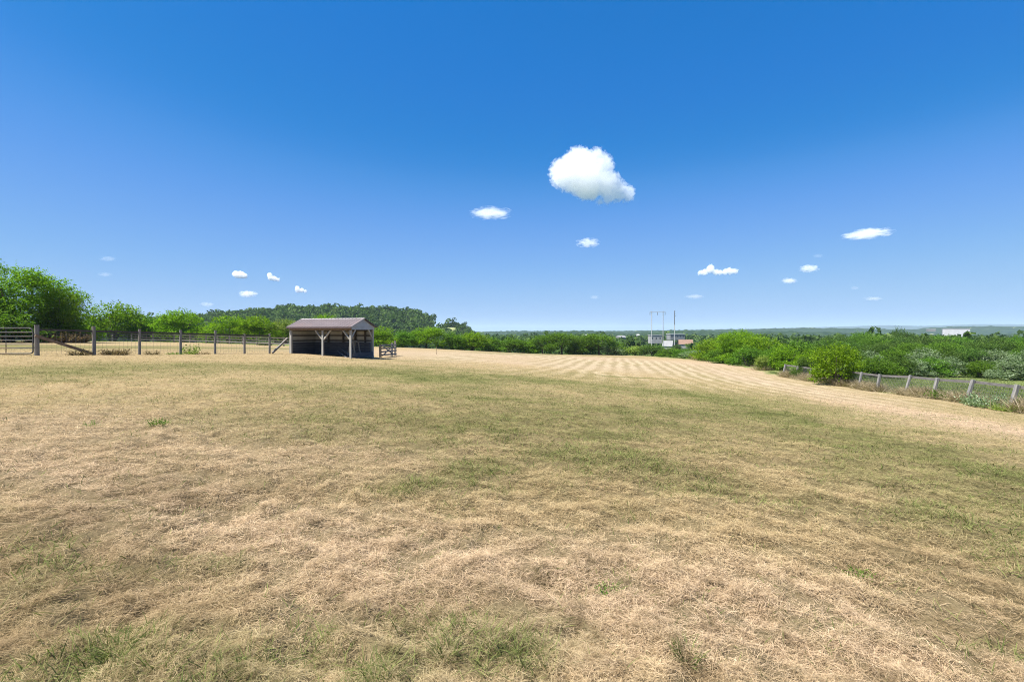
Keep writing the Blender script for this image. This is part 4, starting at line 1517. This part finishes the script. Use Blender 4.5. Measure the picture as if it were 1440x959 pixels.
# ------------------------------------------------------------------ clouds
def cloud_mats():
    for nm, dens in (('wisp', 1.0), ('faint', .22)):
        m, nt, N, L = new_mat('cloud_' + nm)
        tc = nd(nt, 'ShaderNodeTexCoord')
        ln = nd(nt, 'ShaderNodeVectorMath', operation='LENGTH')
        L.new(tc.outputs['Object'], ln.inputs[0])
        oi = nd(nt, 'ShaderNodeObjectInfo')
        ad = nd(nt, 'ShaderNodeVectorMath', operation='ADD')
        L.new(tc.outputs['Object'], ad.inputs[0])
        L.new(oi.outputs['Location'], ad.inputs[1])
        n1 = noise(nt, ad.outputs[0], 2.6, 5, .6)
        v = mth(nt, 'SUBTRACT', mth(nt, 'ADD', mth(nt, 'SUBTRACT', 1.0, ln.outputs['Value']), mth(nt, 'MULTIPLY', mth(nt, 'SUBTRACT', n1, .5), 2.4)), .22)
        v = mapr(nt, v, 0, .35)
        pv = nd(nt, 'ShaderNodeVolumePrincipled')
        pv.inputs['Color'].default_value = (1, 1, 1, 1)
        pv.inputs['Anisotropy'].default_value = 0.0
        L.new(mth(nt, 'MULTIPLY', v, (.008 if nm == 'wisp' else .0015)), pv.inputs['Density'])
        o = nd(nt, 'ShaderNodeOutputMaterial')
        L.new(pv.outputs[0], o.inputs['Volume'])
        M[nm] = m


cloud_mats()
ALT = 1500.0


def puff_material(name, blobs, k, dens, amp, freq, off):
    """white volume: density from the nearest puff, eaten into by noise"""
    m, nt, N, L = new_mat(name)
    tc = nd(nt, 'ShaderNodeTexCoord')
    p = tc.outputs['Object']
    field = None
    for c, r in blobs:
        sb = nd(nt, 'ShaderNodeVectorMath', operation='DISTANCE')
        L.new(p, sb.inputs[0])
        sb.inputs[1].default_value = c
        f = mth(nt, 'MULTIPLY_ADD', sb.outputs['Value'], -1.0 / (6.0 * k), r / (6.0 * k))
        field = f if field is None else mth(nt, 'SMOOTH_MAX', field, f, .3)
    n1 = nd(nt, 'ShaderNodeTexNoise')
    n1.inputs['Scale'].default_value = freq / k
    n1.inputs['Detail'].default_value = 6
    n1.inputs['Roughness'].default_value = .62
    n1.inputs['Distortion'].default_value = .4
    ad = nd(nt, 'ShaderNodeVectorMath', operation='ADD')
    L.new(p, ad.inputs[0])
    ad.inputs[1].default_value = (off * 977.0, off * 331.0, 0)
    L.new(ad.outputs[0], n1.inputs['Vector'])
    v = mth(nt, 'ADD', field, mth(nt, 'MULTIPLY', mth(nt, 'SUBTRACT', n1.outputs['Fac'], .5), amp))
    pv = nd(nt, 'ShaderNodeVolumePrincipled')
    pv.inputs['Color'].default_value = (1, 1, 1, 1)
    pv.inputs['Anisotropy'].default_value = .0
    L.new(mth(nt, 'MULTIPLY', mapr(nt, v, 0, .14), dens / k), pv.inputs['Density'])
    o = nd(nt, 'ShaderNodeOutputMaterial')
    L.new(pv.outputs[0], o.inputs['Volume'])
    m.cycles.volume_step_rate = .35
    return m


def solid_cloud(label, blobs, base_py, seed, dens=.055, amp=5.0, freq=.17):
    """blobs: circles (px, py, r) turned into puffs of real size at the cloud's own distance"""
    rnd = random.Random(seed)
    d = ALT * F / (HY - base_py)
    k = d / F
    x0 = sum(b[0] for b in blobs) / len(blobs)
    pf = [(((px - x0) * k, rnd.uniform(-.35, .35) * r * k, (base_py - py) * k), r * k) for px, py, r in blobs]
    bm = bmesh.new()
    for c, r in pf:
        bmesh.ops.create_icosphere(bm, subdivisions=2, radius=r + 4.5 * k, matrix=Matrix.Translation(c))
    me = bpy.data.meshes.new('cloud')
    bm.to_mesh(me)
    bm.free()
    me.materials.append(puff_material('cloud_%d' % seed, pf, k, dens, amp, freq, seed))
    o = link('cloud', me, None, label=label, category='cloud')
    o.location = ((x0 - CX) * k, d, ALT)
    rm = o.modifiers.new('hull', 'REMESH')
    rm.mode = 'VOXEL'
    rm.voxel_size = 1.5 * k
    return o


def wisp_cloud(label, px, py, w, hh, mat='wisp', tilt=0.0):
    d = ALT * F / (HY - py)
    k = d / F
    bm = bmesh.new()
    bmesh.ops.create_icosphere(bm, subdivisions=3, radius=1.0)
    me = bpy.data.meshes.new('cloud')
    bm.to_mesh(me)
    bm.free()
    me.materials.append(M[mat])
    o = link('cloud', me, None, label=label, category='cloud')
    o.location = ((px - CX) * k, d, ALT)
    o.scale = (w / 2 * k * 1.25, w / 3 * k, hh / 2 * k * 1.35)
    o.rotation_euler = (0, tilt, 0)
    return o


solid_cloud('large white puffy cloud high right of the middle of the sky',
            [(793, 246, 21), (815, 231, 25), (828, 252, 28), (800, 258, 14), (846, 234, 17), (852, 258, 20), (870, 268, 14), (882, 272, 11), (856, 276, 11), (838, 222, 12), (845, 282, 5), (889, 271, 4)], 288, 1)
wisp_cloud('flat white cloud just left below the large puffy cloud', 690, 300, 54, 15)
wisp_cloud('small soft cloud directly below the large puffy cloud', 827, 341.5, 30, 12)
wisp_cloud('slanting wispy cloud highest at the right of the sky', 1220, 329, 62, 13, tilt=-.09)
solid_cloud('low white cloud with one knob above the tall hedge', [(1000, 378, 6), (991, 382.5, 5), (984, 384, 3.5), (1006, 383, 4.5), (1013, 383, 4), (1020, 382.5, 4.5), (1027, 381.5, 5), (1034, 381.5, 4)], 388, 2, .22, 1.6, .24)
wisp_cloud('small soft cloud right of the knobbed low cloud', 1138, 378, 25, 10)
wisp_cloud('thin small cloud between the knobbed cloud and the hedge skyline', 1110, 395, 20, 7)
solid_cloud('bright rounded small cloud leftmost of the three above the shed side', [(332, 386, 5), (338, 386.5, 5.5), (344, 388, 4)], 393, 3, .45, 1.0, .25)
solid_cloud('bright wedge shaped small cloud in the middle of the three left clouds', [(379, 387, 3.6), (381, 391, 4), (386, 392, 3.6), (391, 393.5, 2.8)], 397, 4, .45, 1.0, .25)
solid_cloud('bright small cloud nearest above the shed', [(418, 405.5, 3.6), (419, 408.5, 3.6), (424, 408.5, 3.6), (429, 409.5, 2.6)], 413, 5, .45, 1.0, .25)
wisp_cloud('flat small cloud under the bright rounded one', 348, 413.5, 25, 8)
for px, py, w, hh, lab in [(152, 364, 22, 7, 'faint streak of cloud high above the feathery shrub'), (148, 386, 18, 6, 'faint streak of cloud over the feathery shrub, lower of two'),
                           (977, 417, 26, 6, 'faint flat cloud below the knobbed low cloud'), (1202, 405, 12, 5, 'faint speck of cloud above the thicket'),
                           (1228, 420, 24, 5, 'faint thin streak of cloud lowest above the thicket'), (291, 428, 18, 6, 'faint cloud just above the spiky topped shrub'),
                           (1150, 360, 14, 5, 'faint speck above the small soft cloud on the right'), (836, 418, 14, 5, 'faint speck of cloud above the middle hedge')]:
    wisp_cloud(lab, px, py, w, hh, 'faint')

# ------------------------------------------------------------------ haze
HZ = 0.00008


def build_haze():
    m, nt, N, L = new_mat('haze_air')
    pv = nd(nt, 'ShaderNodeVolumePrincipled')
    pv.inputs['Color'].default_value = (.64, .79, 1, 1)
    pv.inputs['Density'].default_value = HZ
    pv.inputs['Anisotropy'].default_value = 0.0
    o = nd(nt, 'ShaderNodeOutputMaterial')
    L.new(pv.outputs[0], o.inputs['Volume'])
    MB().box(-16500, 16500, -16500, 16500, -62, 175).build('haze', m, None, kind='stuff', label='pale blue haze over the far hills', category='haze')


build_haze()

# ------------------------------------------------------------------ light
SUN_EL = math.radians(60)
sdir = Vector((-.90, -.42, 0)).normalized() * math.cos(SUN_EL) + Vector((0, 0, math.sin(SUN_EL)))
sun = bpy.data.lights.new('sun', 'SUN')
sun.energy = 5.0
sun.angle = math.radians(.53)
sun.color = (1.0, .965, .90)
so_ = bpy.data.objects.new('sun', sun)
C.objects.link(so_)
so_.rotation_euler = (-sdir).to_track_quat('-Z', 'Y').to_euler()
so_.location = (0, 0, 60)

sc = bpy.context.scene
wd = bpy.data.worlds.new('World')
sc.world = wd
wd.use_nodes = True
nt = wd.node_tree
nt.nodes.clear()
sky = nt.nodes.new('ShaderNodeTexSky')
sky.sky_type = 'NISHITA'
sky.sun_disc = False
sky.sun_elevation = SUN_EL
sky.sun_rotation = math.atan2(sdir.x, sdir.y)
sky.altitude = 200
sky.air_density = 1.0
sky.dust_density = 0.3
sky.ozone_density = 3.0
EXPO = 1.2
k0 = nt.nodes.new('ShaderNodeVectorMath')
k0.operation = 'SCALE'
k0.inputs['Scale'].default_value = .12 * 2 ** .25
nt.links.new(sky.outputs[0], k0.inputs[0])
cv = nt.nodes.new('ShaderNodeRGBCurve')
for ci, pts in enumerate((((0, 0), (.112, .002), (.17, .009), (.205, .019), (.24, .058), (.28, .10), (.33, .14), (.45, .205), (.7, .31), (1, .37)),
                          ((0, 0), (.231, .175), (.30, .205), (.36, .245), (.397, .285), (.45, .325), (.55, .385), (.775, .49), (1, .56)),
                          ((0, 0), (.473, .62), (.60, .68), (.70, .78), (.77, .83), (1, .86)))):
    cu = cv.mapping.curves[ci]
    while len(cu.points) > 2:
        cu.points.remove(cu.points[1])
    cu.points[0].location = pts[0]
    cu.points[1].location = pts[-1]
    for p in pts[1:-1]:
        cu.points.new(*p)
cv.mapping.update()
nt.links.new(k0.outputs[0], cv.inputs['Color'])
hs = nt.nodes.new('ShaderNodeVectorMath')
hs.operation = 'SCALE'
hs.inputs['Scale'].default_value = 1 / (.12 * 2 ** EXPO)
nt.links.new(cv.outputs[0], hs.inputs[0])
bg = nt.nodes.new('ShaderNodeBackground')
bg.inputs['Strength'].default_value = 0.12
nt.links.new(hs.outputs[0], bg.inputs[0])
wo = nt.nodes.new('ShaderNodeOutputWorld')
nt.links.new(bg.outputs[0], wo.inputs[0])

# ------------------------------------------------------------------ camera
cam = bpy.data.cameras.new('camera')
cam.sensor_width = 36
cam.lens = 18.0
cam.shift_y = -(479.5 - HY) / 1440
cam.clip_start = .1
cam.clip_end = 120000
co = bpy.data.objects.new('camera', cam)
C.objects.link(co)
co.location = (0, 0, 0)
co.rotation_euler = (math.radians(90), 0, 0)
sc.camera = co

sc.view_settings.view_transform = 'Standard'
sc.view_settings.look = 'None'
sc.view_settings.gamma = 1
sc.view_settings.exposure = EXPO
cy = sc.cycles
cy.max_bounces = 20
cy.diffuse_bounces = 3
cy.transmission_bounces = 4
cy.volume_bounces = 20
cy.transparent_max_bounces = 8
cy.volume_max_steps = 256
cy.filter_width = 1.05
cy.use_denoising = DENOISE
cy.denoiser = 'OPENIMAGEDENOISE'
cy.denoising_prefilter = 'NONE'
cy.denoising_input_passes = 'RGB_ALBEDO_NORMAL'
cy.use_adaptive_sampling = False
